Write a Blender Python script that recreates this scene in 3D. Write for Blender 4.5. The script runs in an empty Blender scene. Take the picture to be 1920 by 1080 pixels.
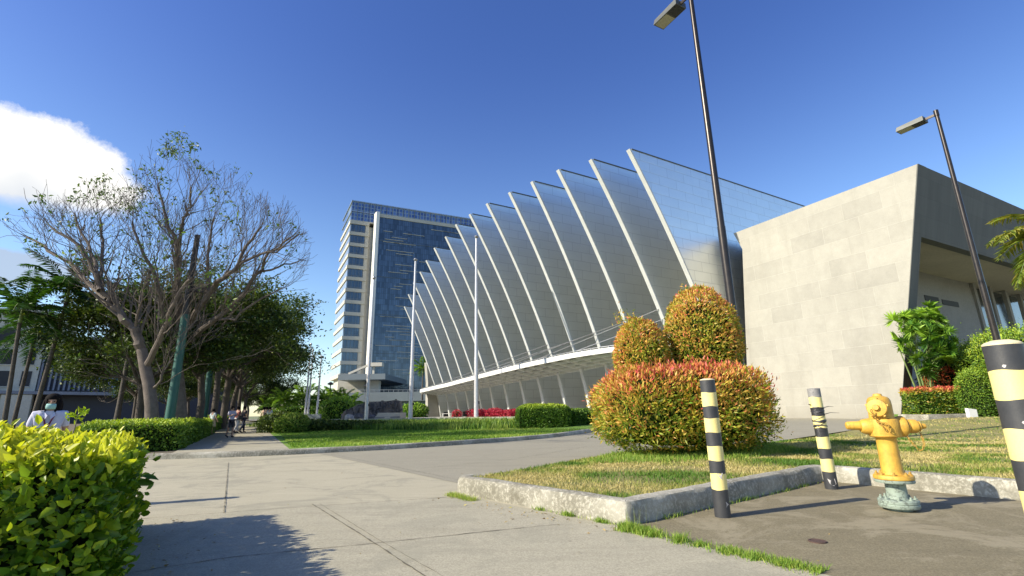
import bpy, bmesh, math, random
import numpy as np
from math import sin, cos, tan, radians, atan, pi, sqrt
from mathutils import Vector, Matrix, noise

random.seed(7)
rng = np.random.default_rng(7)
scene = bpy.context.scene

# ------------------------------------------------------------------ camera
FPX = 905.0
TH = atan(231.5 / FPX); RO = radians(1.04)
CAM = Vector((0, 0, 1.15))
cF = Vector((0, cos(TH), sin(TH))); _R = Vector((1, 0, 0)); _U = Vector((0, -sin(TH), cos(TH)))
cR = cos(RO) * _R - sin(RO) * _U
cU = cos(RO) * _U + sin(RO) * _R
cam_d = bpy.data.cameras.new("camera"); cam = bpy.data.objects.new("camera", cam_d)
scene.collection.objects.link(cam)
cam_d.sensor_width = 36; cam_d.lens = 36 * FPX / 1920
cam_d.clip_start = 0.05; cam_d.clip_end = 6000
cam.matrix_world = Matrix(((cR.x, cU.x, -cF.x, CAM.x), (cR.y, cU.y, -cF.y, CAM.y), (cR.z, cU.z, -cF.z, CAM.z), (0, 0, 0, 1)))
scene.camera = cam
scene.render.resolution_x = 1024; scene.render.resolution_y = 576

# ------------------------------------------------------------------ sun + sky
SUN_AZ = radians(-112.6); SUN_EL = radians(32.4)
sun_dir = Vector((sin(SUN_AZ) * cos(SUN_EL), cos(SUN_AZ) * cos(SUN_EL), sin(SUN_EL)))
sd = bpy.data.lights.new("sun", 'SUN'); sun = bpy.data.objects.new("sun", sd)
scene.collection.objects.link(sun)
sd.energy = 4.75; sd.angle = radians(0.53); sd.color = (1.0, 0.91, 0.74)
sun.rotation_euler = sun_dir.to_track_quat('Z', 'Y').to_euler()
sun.location = (-60, -30, 60)

world = bpy.data.worlds.new("World"); scene.world = world
world.use_nodes = True
wn = world.node_tree.nodes; wl = world.node_tree.links; wn.clear()

def vec_dir(x, y):
    d = cF + cR * ((x - 960) / FPX) - cU * ((y - 540) / FPX)
    return d.normalized()

def build_world():
    out = wn.new('ShaderNodeOutputWorld')
    sky = wn.new('ShaderNodeTexSky'); sky.sky_type = 'NISHITA'; sky.sun_disc = False
    sky.sun_elevation = SUN_EL; sky.sun_rotation = SUN_AZ
    sky.air_density = 1.0; sky.dust_density = 0.4; sky.ozone_density = 2.0; sky.altitude = 0
    bg = wn.new('ShaderNodeBackground'); bg.inputs[1].default_value = SKY_STR
    hs = wn.new('ShaderNodeHueSaturation'); hs.inputs['Saturation'].default_value = 1.26
    hs.inputs['Hue'].default_value = 0.52
    wl.new(sky.outputs[0], hs.inputs['Color'])
    tc = wn.new('ShaderNodeTexCoord')
    hl = wn.new('ShaderNodeHueSaturation'); hl.inputs['Hue'].default_value = .503; hl.inputs['Saturation'].default_value = 1.12; hl.inputs['Value'].default_value = 1.14
    wl.new(sky.outputs[0], hl.inputs['Color'])
    sz = wn.new('ShaderNodeSeparateXYZ'); wl.new(tc.outputs['Generated'], sz.inputs[0])
    rm = wn.new('ShaderNodeMapRange'); rm.interpolation_type = 'SMOOTHSTEP'; rm.inputs['From Min'].default_value = .10; rm.inputs['From Max'].default_value = .68; wl.new(sz.outputs[2], rm.inputs['Value'])
    mc = wn.new('ShaderNodeMix'); mc.data_type = 'RGBA'; wl.new(rm.outputs[0], mc.inputs[0]); wl.new(hl.outputs[0], mc.inputs[6]); wl.new(hs.outputs[0], mc.inputs[7])
    wl.new(mc.outputs[2], bg.inputs[0])
    def dot(v):
        n = wn.new('ShaderNodeVectorMath'); n.operation = 'DOT_PRODUCT'
        wl.new(tc.outputs['Generated'], n.inputs[0]); n.inputs[1].default_value = v; return n.outputs['Value']
    def m(op, a, b=None, clamp=False):
        n = wn.new('ShaderNodeMath'); n.operation = op; n.use_clamp = clamp
        for i, q in enumerate((a, b)):
            if q is None: continue
            if isinstance(q, (int, float)): n.inputs[i].default_value = q
            else: wl.new(q, n.inputs[i])
        return n.outputs[0]
    noi = wn.new('ShaderNodeTexNoise'); noi.inputs['Scale'].default_value = 9; noi.inputs['Detail'].default_value = 9
    noi.inputs['Roughness'].default_value = 0.68
    wl.new(tc.outputs['Generated'], noi.inputs['Vector'])
    noi2 = wn.new('ShaderNodeTexNoise'); noi2.inputs['Scale'].default_value = 5; noi2.inputs['Detail'].default_value = 4
    wl.new(tc.outputs['Generated'], noi2.inputs['Vector'])
    masks = []
    # (centre direction, half width, half height, stretch) of each cumulus bank
    for (c, rx, ry, flat, amp) in ((vec_dir(5, 322), 0.185, 0.095, 0.02, 1.0), (vec_dir(10, 512), 0.085, 0.040, 0.02, 0.8)):
        side = Vector((c.y, -c.x, 0)).normalized(); up = side.cross(c).normalized()
        a = dot(side); b = dot(up); f = dot(c)
        x = m('DIVIDE', a, rx); y = m('DIVIDE', b, ry)
        yb = m('MULTIPLY', y, 1.0)
        neg = m('MULTIPLY', m('MINIMUM', y, 0.0), 1.9)          # flatter base
        yy = m('ADD', m('MAXIMUM', y, 0.0), neg)
        d = m('SQRT', m('ADD', m('MULTIPLY', x, x), m('MULTIPLY', yy, yy)))
        d = m('ADD', d, m('MULTIPLY', m('SUBTRACT', noi.outputs[0], 0.5), 0.95))
        d = m('ADD', d, m('MULTIPLY', m('SUBTRACT', noi2.outputs[0], 0.5), 0.35))
        soft = m('ADD', 0.17, m('MULTIPLY', m('MINIMUM', y, 0.0), -.9))
        k = m('DIVIDE', m('SUBTRACT', 1.0, d), soft, True)
        k = m('MULTIPLY', k, m('GREATER_THAN', f, 0.3)); k = m('MULTIPLY', k, amp)
        masks.append((k, y))
    cl = wn.new('ShaderNodeValToRGB')
    cl.color_ramp.elements[0].position = 0.0; cl.color_ramp.elements[0].color = (0.44, 0.52, 0.64, 1)
    cl.color_ramp.elements[1].position = 0.55; cl.color_ramp.elements[1].color = (1.0, 0.98, 0.94, 1)
    sh = m('ADD', m('ADD', m('MULTIPLY', masks[0][1], 0.45), -.12), m('MULTIPLY', noi2.outputs[0], 1.1), True)
    wl.new(sh, cl.inputs[0])
    cb = wn.new('ShaderNodeBackground'); cb.inputs[1].default_value = .70
    wl.new(cl.outputs[0], cb.inputs[0])
    mx = wn.new('ShaderNodeMixShader')
    wl.new(m('MAXIMUM', masks[0][0], masks[1][0]), mx.inputs[0])
    wl.new(bg.outputs[0], mx.inputs[1]); wl.new(cb.outputs[0], mx.inputs[2])
    wl.new(mx.outputs[0], out.inputs[0])
SKY_STR = 0.12
build_world()
scene.view_settings.view_transform = 'Standard'; scene.view_settings.look = 'None'
scene.view_settings.exposure = 0.74; scene.view_settings.gamma = 1.0

# ------------------------------------------------------------------ terrain + pixel helpers
def H(x, y):
    t = min(1.0, max(0.0, (y + 0.6 * x - 20) / 14)); return 0.35 * t * t * (3 - 2 * t)
def ray(x, y): return cF + cR * ((x - 960) / FPX) - cU * ((y - 540) / FPX)
def P(x, y, D):
    d = ray(x, y); return CAM + d * (D / d.y)
def G(x, y, z=0.0):
    d = ray(x, y); return CAM + d * ((z - CAM.z) / d.z)
def GT(x, y, off=0.0):
    z = off
    for _ in range(30):
        p = G(x, y, z); z = z * .5 + .5 * (H(p.x, p.y) + off)
    return G(x, y, z)
def PX(p):
    d = Vector(p) - CAM; k = d.dot(cF)
    return 960 + FPX * d.dot(cR) / k, 540 - FPX * d.dot(cU) / k
W = Vector((sin(radians(-28)), cos(radians(-28)), 0))     # street direction (away, left)
E2 = Vector((W.y, -W.x, 0))                               # across the street (away, right)

# ------------------------------------------------------------------ object helpers
COL = scene.collection
def link(o, parent=None):
    COL.objects.link(o)
    if parent: o.parent = parent
    return o
def thing(name, label, cat, loc=(0, 0, 0), rotz=0, group=None):
    o = bpy.data.objects.new(name, None); COL.objects.link(o)
    o.empty_display_size = 0.2
    o.location = loc; o.rotation_euler = (0, 0, rotz); o['label'] = label; o['category'] = cat
    if group: o['group'] = group
    return o
def tag(o, label, cat, group=None, kind=None):
    o['label'] = label; o['category'] = cat
    if group: o['group'] = group
    if kind: o['kind'] = kind
    return o
def copy_tree(o, parent=None):
    c = o.copy(); COL.objects.link(c)
    if parent: c.parent = parent
    for ch in list(o.children): copy_tree(ch, c)
    return c

class MB:
    def __init__(s): s.v = []; s.f = []; s.m = []; s.sm = []
    def add(s, vs, fs, mi=0, smooth=False):
        b = len(s.v); s.v += [tuple(v) for v in vs]
        for f in fs: s.f.append(tuple(i + b for i in f)); s.m.append(mi); s.sm.append(smooth)
    def box(s, c, size, rz=0, mi=0, M=None):
        hx, hy, hz = size[0] / 2, size[1] / 2, size[2] / 2
        R = M if M is not None else Matrix.Rotation(rz, 3, 'Z')
        c = Vector(c)
        vs = [c + R @ Vector((x, y, z)) for z in (-hz, hz) for (x, y) in ((-hx, -hy), (hx, -hy), (hx, hy), (-hx, hy))]
        s.add(vs, [(3, 2, 1, 0), (4, 5, 6, 7), (0, 1, 5, 4), (1, 2, 6, 5), (2, 3, 7, 6), (3, 0, 4, 7)], mi)
    def beam(s, a, b, w, h, mi=0, up=Vector((0, 0, 1))):
        a = Vector(a); b = Vector(b); d = (b - a); L = d.length
        if L < 1e-6: return
        d.normalize(); sd_ = d.cross(up)
        if sd_.length < 1e-4: sd_ = Vector((1, 0, 0))
        sd_.normalize(); u = sd_.cross(d)
        M = Matrix((sd_, d, u)).transposed()
        s.box((a + b) / 2, (w, L, h), M=M, mi=mi)
    def tube(s, pts, rad, n=8, mi=0, cap=True, smooth=True):
        pts = [Vector(p) for p in pts]
        if isinstance(rad, (int, float)): rad = [rad] * len(pts)
        vs = []; ref = None
        for i, p in enumerate(pts):
            d = (pts[min(i + 1, len(pts) - 1)] - pts[max(i - 1, 0)])
            if d.length < 1e-9: d = Vector((0, 0, 1))
            d.normalize()
            if ref is None:
                ref = Vector((1, 0, 0)) if abs(d.x) < 0.9 else Vector((0, 1, 0))
            a = ref - d * ref.dot(d)
            if a.length < 1e-5: a = Vector((0, 1, 0)) - d * d.y
            a.normalize(); ref = a; b = d.cross(a)
            for k in range(n):
                t = 2 * pi * k / n
                vs.append(p + (a * cos(t) + b * sin(t)) * rad[i])
        fs = []
        for i in range(len(pts) - 1):
            for k in range(n):
                k2 = (k + 1) % n
                fs.append((i * n + k, i * n + k2, (i + 1) * n + k2, (i + 1) * n + k))
        s.add(vs, fs, mi, smooth)
        if cap:
            L = len(pts) - 1
            s.add(vs[:n], [tuple(range(n - 1, -1, -1))], mi); s.add(vs[L * n:], [tuple(range(n))], mi)
    def lathe(s, prof, n=24, c=(0, 0, 0), mi=0, axis=None, mats=None, smooth=True, jit=None):
        """prof: list of (r, h); revolved about axis through c"""
        c = Vector(c); d = Vector(axis).normalized() if axis else Vector((0, 0, 1))
        a = Vector((1, 0, 0)) if abs(d.x) < .9 else Vector((0, 1, 0))
        a = (a - d * a.dot(d)).normalized(); b = d.cross(a)
        vs = []
        for (r, h) in prof:
            for k in range(n):
                t = 2 * pi * k / n; hh = h + (jit(t, h) if jit else 0)
                vs.append(c + d * hh + (a * cos(t) + b * sin(t)) * r)
        base = len(s.v); s.v += [tuple(v) for v in vs]
        for i in range(len(prof) - 1):
            for k in range(n):
                k2 = (k + 1) % n
                s.f.append((base + i * n + k, base + i * n + k2, base + (i + 1) * n + k2, base + (i + 1) * n + k))
                s.m.append(mats[i] if mats else mi); s.sm.append(smooth)
        if prof[0][0] > 1e-4: s.f.append(tuple(base + k for k in range(n - 1, -1, -1))); s.m.append(mats[0] if mats else mi); s.sm.append(False)
        if prof[-1][0] > 1e-4:
            o = base + (len(prof) - 1) * n
            s.f.append(tuple(o + k for k in range(n))); s.m.append(mats[-1] if mats else mi); s.sm.append(False)
    def prism(s, front, off, mi=0):
        """closed polygon 'front' (3D points) extruded by vector off"""
        n = len(front); off = Vector(off)
        vs = [Vector(p) for p in front] + [Vector(p) + off for p in front]
        s.add(vs, [tuple(range(n)), tuple(range(2 * n - 1, n - 1, -1))] + [(i, n + i, n + (i + 1) % n, (i + 1) % n) for i in range(n)], mi)
    def build(s, name, mats, parent=None, loc=None, rz=0, bevel=0):
        me = bpy.data.meshes.new(name)
        me.from_pydata(s.v, [], s.f)
        if not isinstance(mats, (list, tuple)): mats = [mats]
        for m in mats: me.materials.append(m)
        if len(mats) > 1: me.polygons.foreach_set('material_index', s.m)
        me.polygons.foreach_set('use_smooth', s.sm)
        bm = bmesh.new(); bm.from_mesh(me)
        bmesh.ops.remove_doubles(bm, verts=bm.verts, dist=1e-5)
        bmesh.ops.recalc_face_normals(bm, faces=bm.faces)
        bm.to_mesh(me); bm.free()
        if any(s.sm): me.set_sharp_from_angle(angle=radians(38))
        o = bpy.data.objects.new(name, me); link(o, parent)
        if loc is not None: o.location = loc
        if rz: o.rotation_euler = (0, 0, rz)
        if bevel:
            b = o.modifiers.new('bevel', 'BEVEL'); b.width = bevel; b.segments = 2; b.limit_method = 'ANGLE'; b.angle_limit = radians(35)
        return o

def np_mesh(name, verts, faces, mat, parent=None, tone=None, smooth=False):
    """verts (N,3), faces (M,k)"""
    me = bpy.data.meshes.new(name)
    N = len(verts); Mf, k = faces.shape
    me.vertices.add(N); me.vertices.foreach_set('co', np.ascontiguousarray(verts, dtype=np.float32).ravel())
    me.loops.add(Mf * k); me.loops.foreach_set('vertex_index', faces.astype(np.int32).ravel())
    me.polygons.add(Mf); me.polygons.foreach_set('loop_start', np.arange(0, Mf * k, k, dtype=np.int32))
    me.update(calc_edges=True)
    if tone is not None:
        a = me.attributes.new('tone', 'FLOAT', 'FACE'); a.data.foreach_set('value', tone.astype(np.float32))
    me.materials.append(mat)
    o = bpy.data.objects.new(name, me); link(o, parent)
    return o

def unit(a): return a / (np.linalg.norm(a, axis=1, keepdims=True) + 1e-9)
def leaf_mesh(name, pos, nrm, size, mat, tone, parent=None, aspect=0.42, up=0.3, spread=0.7, fine=False, droop=0.0):
    """one small folded leaf per point"""
    n = len(pos); nrm = unit(nrm)
    d = rng.normal(size=(n, 3)); d = d - nrm * np.sum(d * nrm, axis=1, keepdims=True)
    d = unit(d) * spread + nrm * rng.uniform(0.1, 0.9, (n, 1)) + np.array([0, 0, up - droop]); d = unit(d)
    side = unit(np.cross(d, nrm + rng.normal(scale=.35, size=(n, 3))))
    fn = np.cross(side, d)
    L = size.reshape(-1, 1); w = L * aspect * .5
    if fine:
        vs = np.stack([pos, pos + d * L * .33 + side * w * .95 + fn * w * .35, pos + d * L * .7 + side * w * .7 + fn * w * .25,
                       pos + d * L - fn * L * .08, pos + d * L * .7 - side * w * .7 + fn * w * .25, pos + d * L * .33 - side * w * .95 + fn * w * .35], 1).reshape(-1, 3)
        b = np.arange(n)[:, None] * 6
        fs = np.concatenate([b + np.array([[0, 1, 2, 3]]), b + np.array([[0, 3, 4, 5]])], 0)
    else:
        vs = np.stack([pos, pos + d * L * .45 + side * w + fn * w * .3, pos + d * L, pos + d * L * .45 - side * w + fn * w * .3], 1).reshape(-1, 3)
        b = np.arange(n)[:, None] * 4
        fs = np.concatenate([b + np.array([[0, 1, 2]]), b + np.array([[0, 2, 3]])], 0)
    return np_mesh(name, vs, fs, mat, parent, np.concatenate([tone, tone]))

def blades(name, pos, h, mat, tone, parent=None, width=0.006, lean=0.35):
    n = len(pos)
    a = rng.uniform(0, 2 * pi, n); side = np.stack([np.cos(a), np.sin(a), np.zeros(n)], 1)
    a2 = rng.uniform(0, 2 * pi, n); ln = np.stack([np.cos(a2), np.sin(a2), np.zeros(n)], 1) * (rng.uniform(0, lean, n) * h)[:, None]
    wv = side * (width if np.isscalar(width) else width[:, None])
    up = np.zeros((n, 3)); up[:, 2] = h
    vs = np.stack([pos - wv, pos + wv, pos + up * .6 + ln * .4 + wv * .7, pos + up + ln, pos + up * .6 + ln * .4 - wv * .7], 1).reshape(-1, 3)
    b = np.arange(n)[:, None] * 5
    fs = np.concatenate([b + np.array([[0, 1, 2, 4]])], 0)
    f3 = np.concatenate([b + np.array([[4, 2, 3, 3]])], 0)[:, :3]
    # quads and tips as two triangle sets
    tri = np.concatenate([b + np.array([[0, 1, 2]]), b + np.array([[0, 2, 4]]), f3], 0)
    return np_mesh(name, vs, tri, mat, parent, np.concatenate([tone, tone, tone]))

def in_poly(x, y, poly):
    inside = np.zeros(len(x), bool); n = len(poly)
    for i in range(n):
        x1, y1 = poly[i][:2]; x2, y2 = poly[(i + 1) % n][:2]
        c = ((y1 > y) != (y2 > y)) & (x < (x2 - x1) * (y - y1) / (y2 - y1 + 1e-12) + x1)
        inside ^= c
    return inside
def sample_poly(poly, n, z=None, off=0.0, dens=None):
    xs = [p[0] for p in poly]; ys = [p[1] for p in poly]
    out = []
    tot = 0
    while tot < n:
        x = rng.uniform(min(xs), max(xs), n * 2); y = rng.uniform(min(ys), max(ys), n * 2)
        k = in_poly(x, y, poly)
        if dens is not None: k &= rng.uniform(0, 1, n * 2) < dens(x, y)
        out.append(np.stack([x[k], y[k]], 1)); tot += k.sum()
    q = np.concatenate(out)[:n]
    t = np.clip((q[:, 1] + .6 * q[:, 0] - 20) / 14, 0, 1)
    z = .35 * t * t * (3 - 2 * t) + off
    return np.column_stack([q, z])

def npnoise(x, y, s, seed=0):
    return np.array([noise.noise(Vector((a * s + seed, b * s, seed * 1.7))) for a, b in zip(x, y)])

# ------------------------------------------------------------------ materials
def new_mat(name):
    m = bpy.data.materials.new(name); m.use_nodes = True
    nt = m.node_tree; return m, nt.nodes, nt.links, nt.nodes['Principled BSDF']
def nz(n, l, vec, scale, detail=6, rough=.6, dist=0):
    t = n.new('ShaderNodeTexNoise'); t.inputs['Scale'].default_value = scale; t.inputs['Detail'].default_value = detail
    t.inputs['Roughness'].default_value = rough; t.inputs['Distortion'].default_value = dist
    if vec is not None: l.new(vec, t.inputs['Vector'])
    return t.outputs[0]
def mth(n, l, op, a, b=None, clamp=False):
    t = n.new('ShaderNodeMath'); t.operation = op; t.use_clamp = clamp
    for i, q in enumerate((a, b)):
        if q is None: continue
        if isinstance(q, (int, float)): t.inputs[i].default_value = q
        else: l.new(q, t.inputs[i])
    return t.outputs[0]
def mix(n, l, fac, a, b, mode='MIX'):
    t = n.new('ShaderNodeMix'); t.data_type = 'RGBA'; t.blend_type = mode
    for i, q in ((0, fac), (6, a), (7, b)):
        if isinstance(q, (int, float)): t.inputs[i].default_value = q
        elif isinstance(q, tuple): t.inputs[i].default_value = (*q[:3], 1)
        else: l.new(q, t.inputs[i])
    return t.outputs[2]
def rampn(n, l, fac, stops):
    t = n.new('ShaderNodeValToRGB'); e = t.color_ramp.elements
    while len(e) < len(stops): e.new(0.5)
    for i, (p, c) in enumerate(stops):
        e[i].position = p; e[i].color = (*(c if isinstance(c, tuple) else (c, c, c)), 1)
    l.new(fac, t.inputs[0]); return t.outputs[0]
def bump(n, l, b, hgt, dist, strength=1.0):
    t = n.new('ShaderNodeBump'); t.inputs['Distance'].default_value = dist; t.inputs['Strength'].default_value = strength
    l.new(hgt, t.inputs['Height']); l.new(t.outputs[0], b.inputs['Normal'])
def pos_out(n): return n.new('ShaderNodeNewGeometry').outputs['Position']
def obj_out(n): return n.new('ShaderNodeTexCoord').outputs['Object']

def pm(name, c1, c2=None, scale=3.0, rough=.7, metal=0.0, bmp=0.0, bscale=None, stops=(0.35, 0.65), spec=None, world_pos=True, fine=0.25):
    m, n, l, b = new_mat(name)
    v = pos_out(n) if world_pos else obj_out(n)
    c2 = c2 or tuple(x * .75 for x in c1)
    f = nz(n, l, v, scale, 8, .65)
    col = rampn(n, l, f, [(stops[0], c2), (stops[1], c1)])
    if fine:
        f2 = nz(n, l, v, scale * 14, 3, .6)
        col = mix(n, l, fine, col, rampn(n, l, f2, [(.3, tuple(x * .6 for x in c1)), (.7, tuple(min(1, x * 1.25) for x in c1))]))
    l.new(col, b.inputs['Base Color'])
    b.inputs['Roughness'].default_value = rough; b.inputs['Metallic'].default_value = metal
    if spec is not None: b.inputs['Specular IOR Level'].default_value = spec
    if bmp: bump(n, l, b, nz(n, l, v, bscale or scale * 10, 6, .65), bmp)
    return m

def leaf_mat(name, stops, trans=0.35, rough=.45, vary=0.25):
    """colour by the leaf's own tone value, thin leaf lets light through"""
    m, n, l, b = new_mat(name)
    a = n.new('ShaderNodeAttribute'); a.attribute_name = 'tone'
    col = rampn(n, l, a.outputs['Fac'], stops)
    g = n.new('ShaderNodeNewGeometry')
    hs = n.new('ShaderNodeHueSaturation'); l.new(col, hs.inputs['Color'])
    l.new(mth(n, l, 'ADD', 1 - vary, mth(n, l, 'MULTIPLY', g.outputs['Random Per Island'], vary * 2)), hs.inputs['Value'])
    l.new(hs.outputs[0], b.inputs['Base Color']); b.inputs['Roughness'].default_value = rough
    b.inputs['Specular IOR Level'].default_value = 0.35
    tr = n.new('ShaderNodeBsdfTranslucent')
    l.new(mix(n, l, 1.0, hs.outputs[0], (1.0, 1.0, 0.45), 'MULTIPLY'), tr.inputs[0])
    mx = n.new('ShaderNodeMixShader'); mx.inputs[0].default_value = trans
    l.new(b.outputs[0], mx.inputs[1]); l.new(tr.outputs[0], mx.inputs[2])
    l.new(mx.outputs[0], n['Material Output'].inputs[0])
    return m

def plane_coords(n, l, ex, ey=None):
    """(dot(P,ex), z, 0)"""
    v = pos_out(n)
    d = n.new('ShaderNodeVectorMath'); d.operation = 'DOT_PRODUCT'; l.new(v, d.inputs[0]); d.inputs[1].default_value = ex
    s = n.new('ShaderNodeSeparateXYZ'); l.new(v, s.inputs[0])
    c = n.new('ShaderNodeCombineXYZ'); l.new(d.outputs['Value'], c.inputs[0]); l.new(s.outputs[2], c.inputs[1])
    return c.outputs[0], v
def brick(n, l, vec, c1, c2, mortar, w, h, ms=.01, off=.5, bias=0, freq=2):
    t = n.new('ShaderNodeTexBrick'); l.new(vec, t.inputs['Vector'])
    t.inputs['Color1'].default_value = (*c1, 1); t.inputs['Color2'].default_value = (*c2, 1); t.inputs['Mortar'].default_value = (*mortar, 1)
    t.inputs['Scale'].default_value = 1; t.inputs['Brick Width'].default_value = w; t.inputs['Row Height'].default_value = h
    t.inputs['Mortar Size'].default_value = ms; t.offset = off; t.inputs['Bias'].default_value = bias; t.offset_frequency = freq
    t.inputs['Mortar Smooth'].default_value = 0.2
    return t

M = {}
def mk_materials():
    # concrete paving, one material per slab family
    def paving(name, c, dark, sc=1.0, extra=0.0, blotch=None, grain=.5):
        m, n, l, b = new_mat(name); v = pos_out(n)
        big = nz(n, l, v, .55 * sc, 6, .6, .4); mid = nz(n, l, v, 3.2 * sc, 8, .7); fine = nz(n, l, v, 70, 4, .7); st = nz(n, l, v, 210, 2, .5)
        col = rampn(n, l, big, [(.3, dark), (.68, c)])
        col = mix(n, l, .45, col, rampn(n, l, mid, [(.32, tuple(x * .72 for x in c)), (.6, c), (.8, tuple(x * 1.12 for x in c))]))
        col = mix(n, l, grain, col, rampn(n, l, fine, [(.38, tuple(x * .45 for x in c)), (.60, tuple(x * 1.3 for x in c))]))
        col = mix(n, l, .22, col, rampn(n, l, st, [(.3, tuple(x * .4 for x in c)), (.6, tuple(x * 1.3 for x in c))]))
        if blotch:
            mm = rampn(n, l, nz(n, l, v, .9, 8, .75, .8), [(.50, 0.0), (.58, 1.0)])
            col = mix(n, l, mth(n, l, 'MULTIPLY', mm, blotch[1]), col, blotch[0])
        mp = n.new('ShaderNodeMapping'); mp.inputs['Rotation'].default_value = (0, 0, radians(28)); mp.inputs['Scale'].default_value = (.35, 2.6, 1); l.new(v, mp.inputs[0])
        sk = rampn(n, l, nz(n, l, mp.outputs[0], 1.3 * sc, 7, .7, .6), [(.50, 0.0), (.72, 1.0)])
        col = mix(n, l, mth(n, l, 'MULTIPLY', sk, .38), col, tuple(x * .55 for x in c))
        lt = rampn(n, l, nz(n, l, mp.outputs[0], 2.1 * sc, 6, .7, 1.2), [(.56, 0.0), (.75, 1.0)])
        col = mix(n, l, mth(n, l, 'MULTIPLY', lt, .35), col, tuple(min(.8, x * 1.3) for x in c))
        vo = n.new('ShaderNodeTexVoronoi'); vo.inputs['Scale'].default_value = 2.3; l.new(v, vo.inputs['Vector'])
        sp = rampn(n, l, vo.outputs['Distance'], [(.02, 1.0), (.045, 0.0)])
        col = mix(n, l, mth(n, l, 'MULTIPLY', sp, .55), col, tuple(x * .3 for x in c))
        l.new(col, b.inputs['Base Color']); b.inputs['Roughness'].default_value = .88; b.inputs['Specular IOR Level'].default_value = .3
        bump(n, l, b, mth(n, l, 'ADD', mth(n, l, 'MULTIPLY', fine, .6), st), .004, .9)
        return m
    M['drive'] = paving('driveway_concrete', (.435, .40, .29), (.36, .33, .24), 1.0, blotch=((.26, .25, .19), .55))
    M['walk'] = paving('sidewalk_concrete', (.405, .375, .275), (.34, .312, .23), .8, blotch=((.25, .24, .18), .35))
    M['road'] = paving('road_concrete', (.31, .29, .222), (.255, .237, .182), .7)
    M['pad'] = paving('stained_pad_concrete', (.225, .195, .12), (.085, .073, .042), 1.3, blotch=((.33, .29, .195), .6), grain=.65)
    M['plaza'] = paving('plaza_paving', (.42, .40, .36), (.34, .32, .29), 1.0)
    M['joint'] = pm('joint_dirt', (.135, .12, .085), scale=30, rough=.95)
    # kerb: pale old concrete with dark blotches
    m, n, l, b = new_mat('kerb_concrete'); v = pos_out(n)
    col = rampn(n, l, nz(n, l, v, 2.2, 9, .7, .3), [(.33, (.20, .185, .14)), (.5, (.42, .40, .325)), (.7, (.56, .535, .45))])
    sp = rampn(n, l, nz(n, l, v, 22, 7, .75, .5), [(.48, 1.0), (.60, 0.0)])
    s = n.new('ShaderNodeSeparateXYZ'); l.new(v, s.inputs[0])
    dm = rampn(n, l, nz(n, l, v, .95, 3, .5), [(.42, 0.0), (.60, 1.0)])
    col = mix(n, l, mth(n, l, 'MULTIPLY', sp, mth(n, l, 'ADD', .18, mth(n, l, 'MULTIPLY', dm, .55))), col, (.13, .12, .085))
    l.new(col, b.inputs['Base Color']); b.inputs['Roughness'].default_value = .92
    bump(n, l, b, nz(n, l, v, 45, 8, .75), .012, .8); M['kerb'] = m
    M['soil'] = pm('soil', (.16, .13, .09), (.09, .075, .05), 4, .95, bmp=.02)
    # turf base under the blades
    m, n, l, b = new_mat('dry_turf'); v = pos_out(n)
    col = rampn(n, l, nz(n, l, v, 1.3, 7, .65, .3), [(.34, (.14, .19, .035)), (.52, (.30, .27, .085)), (.68, (.40, .335, .14))])
    col = mix(n, l, .4, col, rampn(n, l, nz(n, l, v, 60, 4, .7), [(.3, (.08, .09, .02)), (.7, (.42, .36, .14))]))
    l.new(col, b.inputs['Base Color']); b.inputs['Roughness'].default_value = .95; bump(n, l, b, nz(n, l, v, 70, 4, .7), .03); M['dryturf'] = m
    m, n, l, b = new_mat('green_turf'); v = pos_out(n)
    col = rampn(n, l, nz(n, l, v, .8, 7, .65, .3), [(.34, (.10, .22, .02)), (.52, (.18, .34, .03)), (.72, (.28, .40, .06))])
    col = mix(n, l, .4, col, rampn(n, l, nz(n, l, v, 40, 4, .7), [(.3, (.04, .09, .01)), (.7, (.20, .33, .05))]))
    l.new(col, b.inputs['Base Color']); b.inputs['Roughness'].default_value = .95; bump(n, l, b, nz(n, l, v, 50, 4, .7), .04); M['turf'] = m
    M['ground'] = pm('far_ground', (.13, .17, .06), (.20, .18, .10), .05, .95)
    # leaves
    M['hedge_leaf'] = leaf_mat('hedge_leaf', [(0, (.025, .07, .008)), (.3, (.09, .20, .015)), (.55, (.27, .40, .02)), (.78, (.55, .60, .035)), (1, (.62, .62, .06))], .40, .38)
    M['box_leaf'] = leaf_mat('boxwood_leaf', [(0, (.03, .08, .01)), (.45, (.09, .19, .02)), (.8, (.27, .40, .035)), (1, (.46, .56, .05))], .3, .5)
    M['top_leaf'] = leaf_mat('topiary_leaf', [(0, (.04, .10, .015)), (.25, (.13, .24, .02)), (.45, (.42, .42, .05)), (.62, (.66, .42, .08)), (.82, (.68, .22, .09)), (1, (.58, .09, .09))], .32, .42)
    M['tree_leaf'] = leaf_mat('tree_leaf', [(0, (.02, .045, .01)), (.45, (.055, .095, .015)), (.75, (.13, .18, .03)), (1, (.26, .31, .05))], .3, .5)
    M['sparse_leaf'] = leaf_mat('sparse_leaf', [(0, (.05, .10, .02)), (.7, (.12, .20, .04)), (1, (.40, .40, .08))], .35, .5)
    M['palm_leaf'] = leaf_mat('palm_leaf', [(0, (.015, .05, .012)), (.5, (.08, .20, .025)), (1, (.38, .58, .06))], .35, .45)
    M['yellow_palm'] = leaf_mat('yellowing_palm_leaf', [(0, (.06, .14, .02)), (.5, (.20, .29, .04)), (1, (.55, .42, .10))], .35, .45)
    M['red_leaf'] = leaf_mat('red_leaf', [(0, (.09, .14, .02)), (.4, (.40, .16, .04)), (1, (.52, .09, .03))], .3, .5)
    M['magenta'] = leaf_mat('magenta_flower', [(0, (.22, .015, .03)), (.6, (.50, .02, .07)), (1, (.62, .10, .10))], .3, .6)
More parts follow.
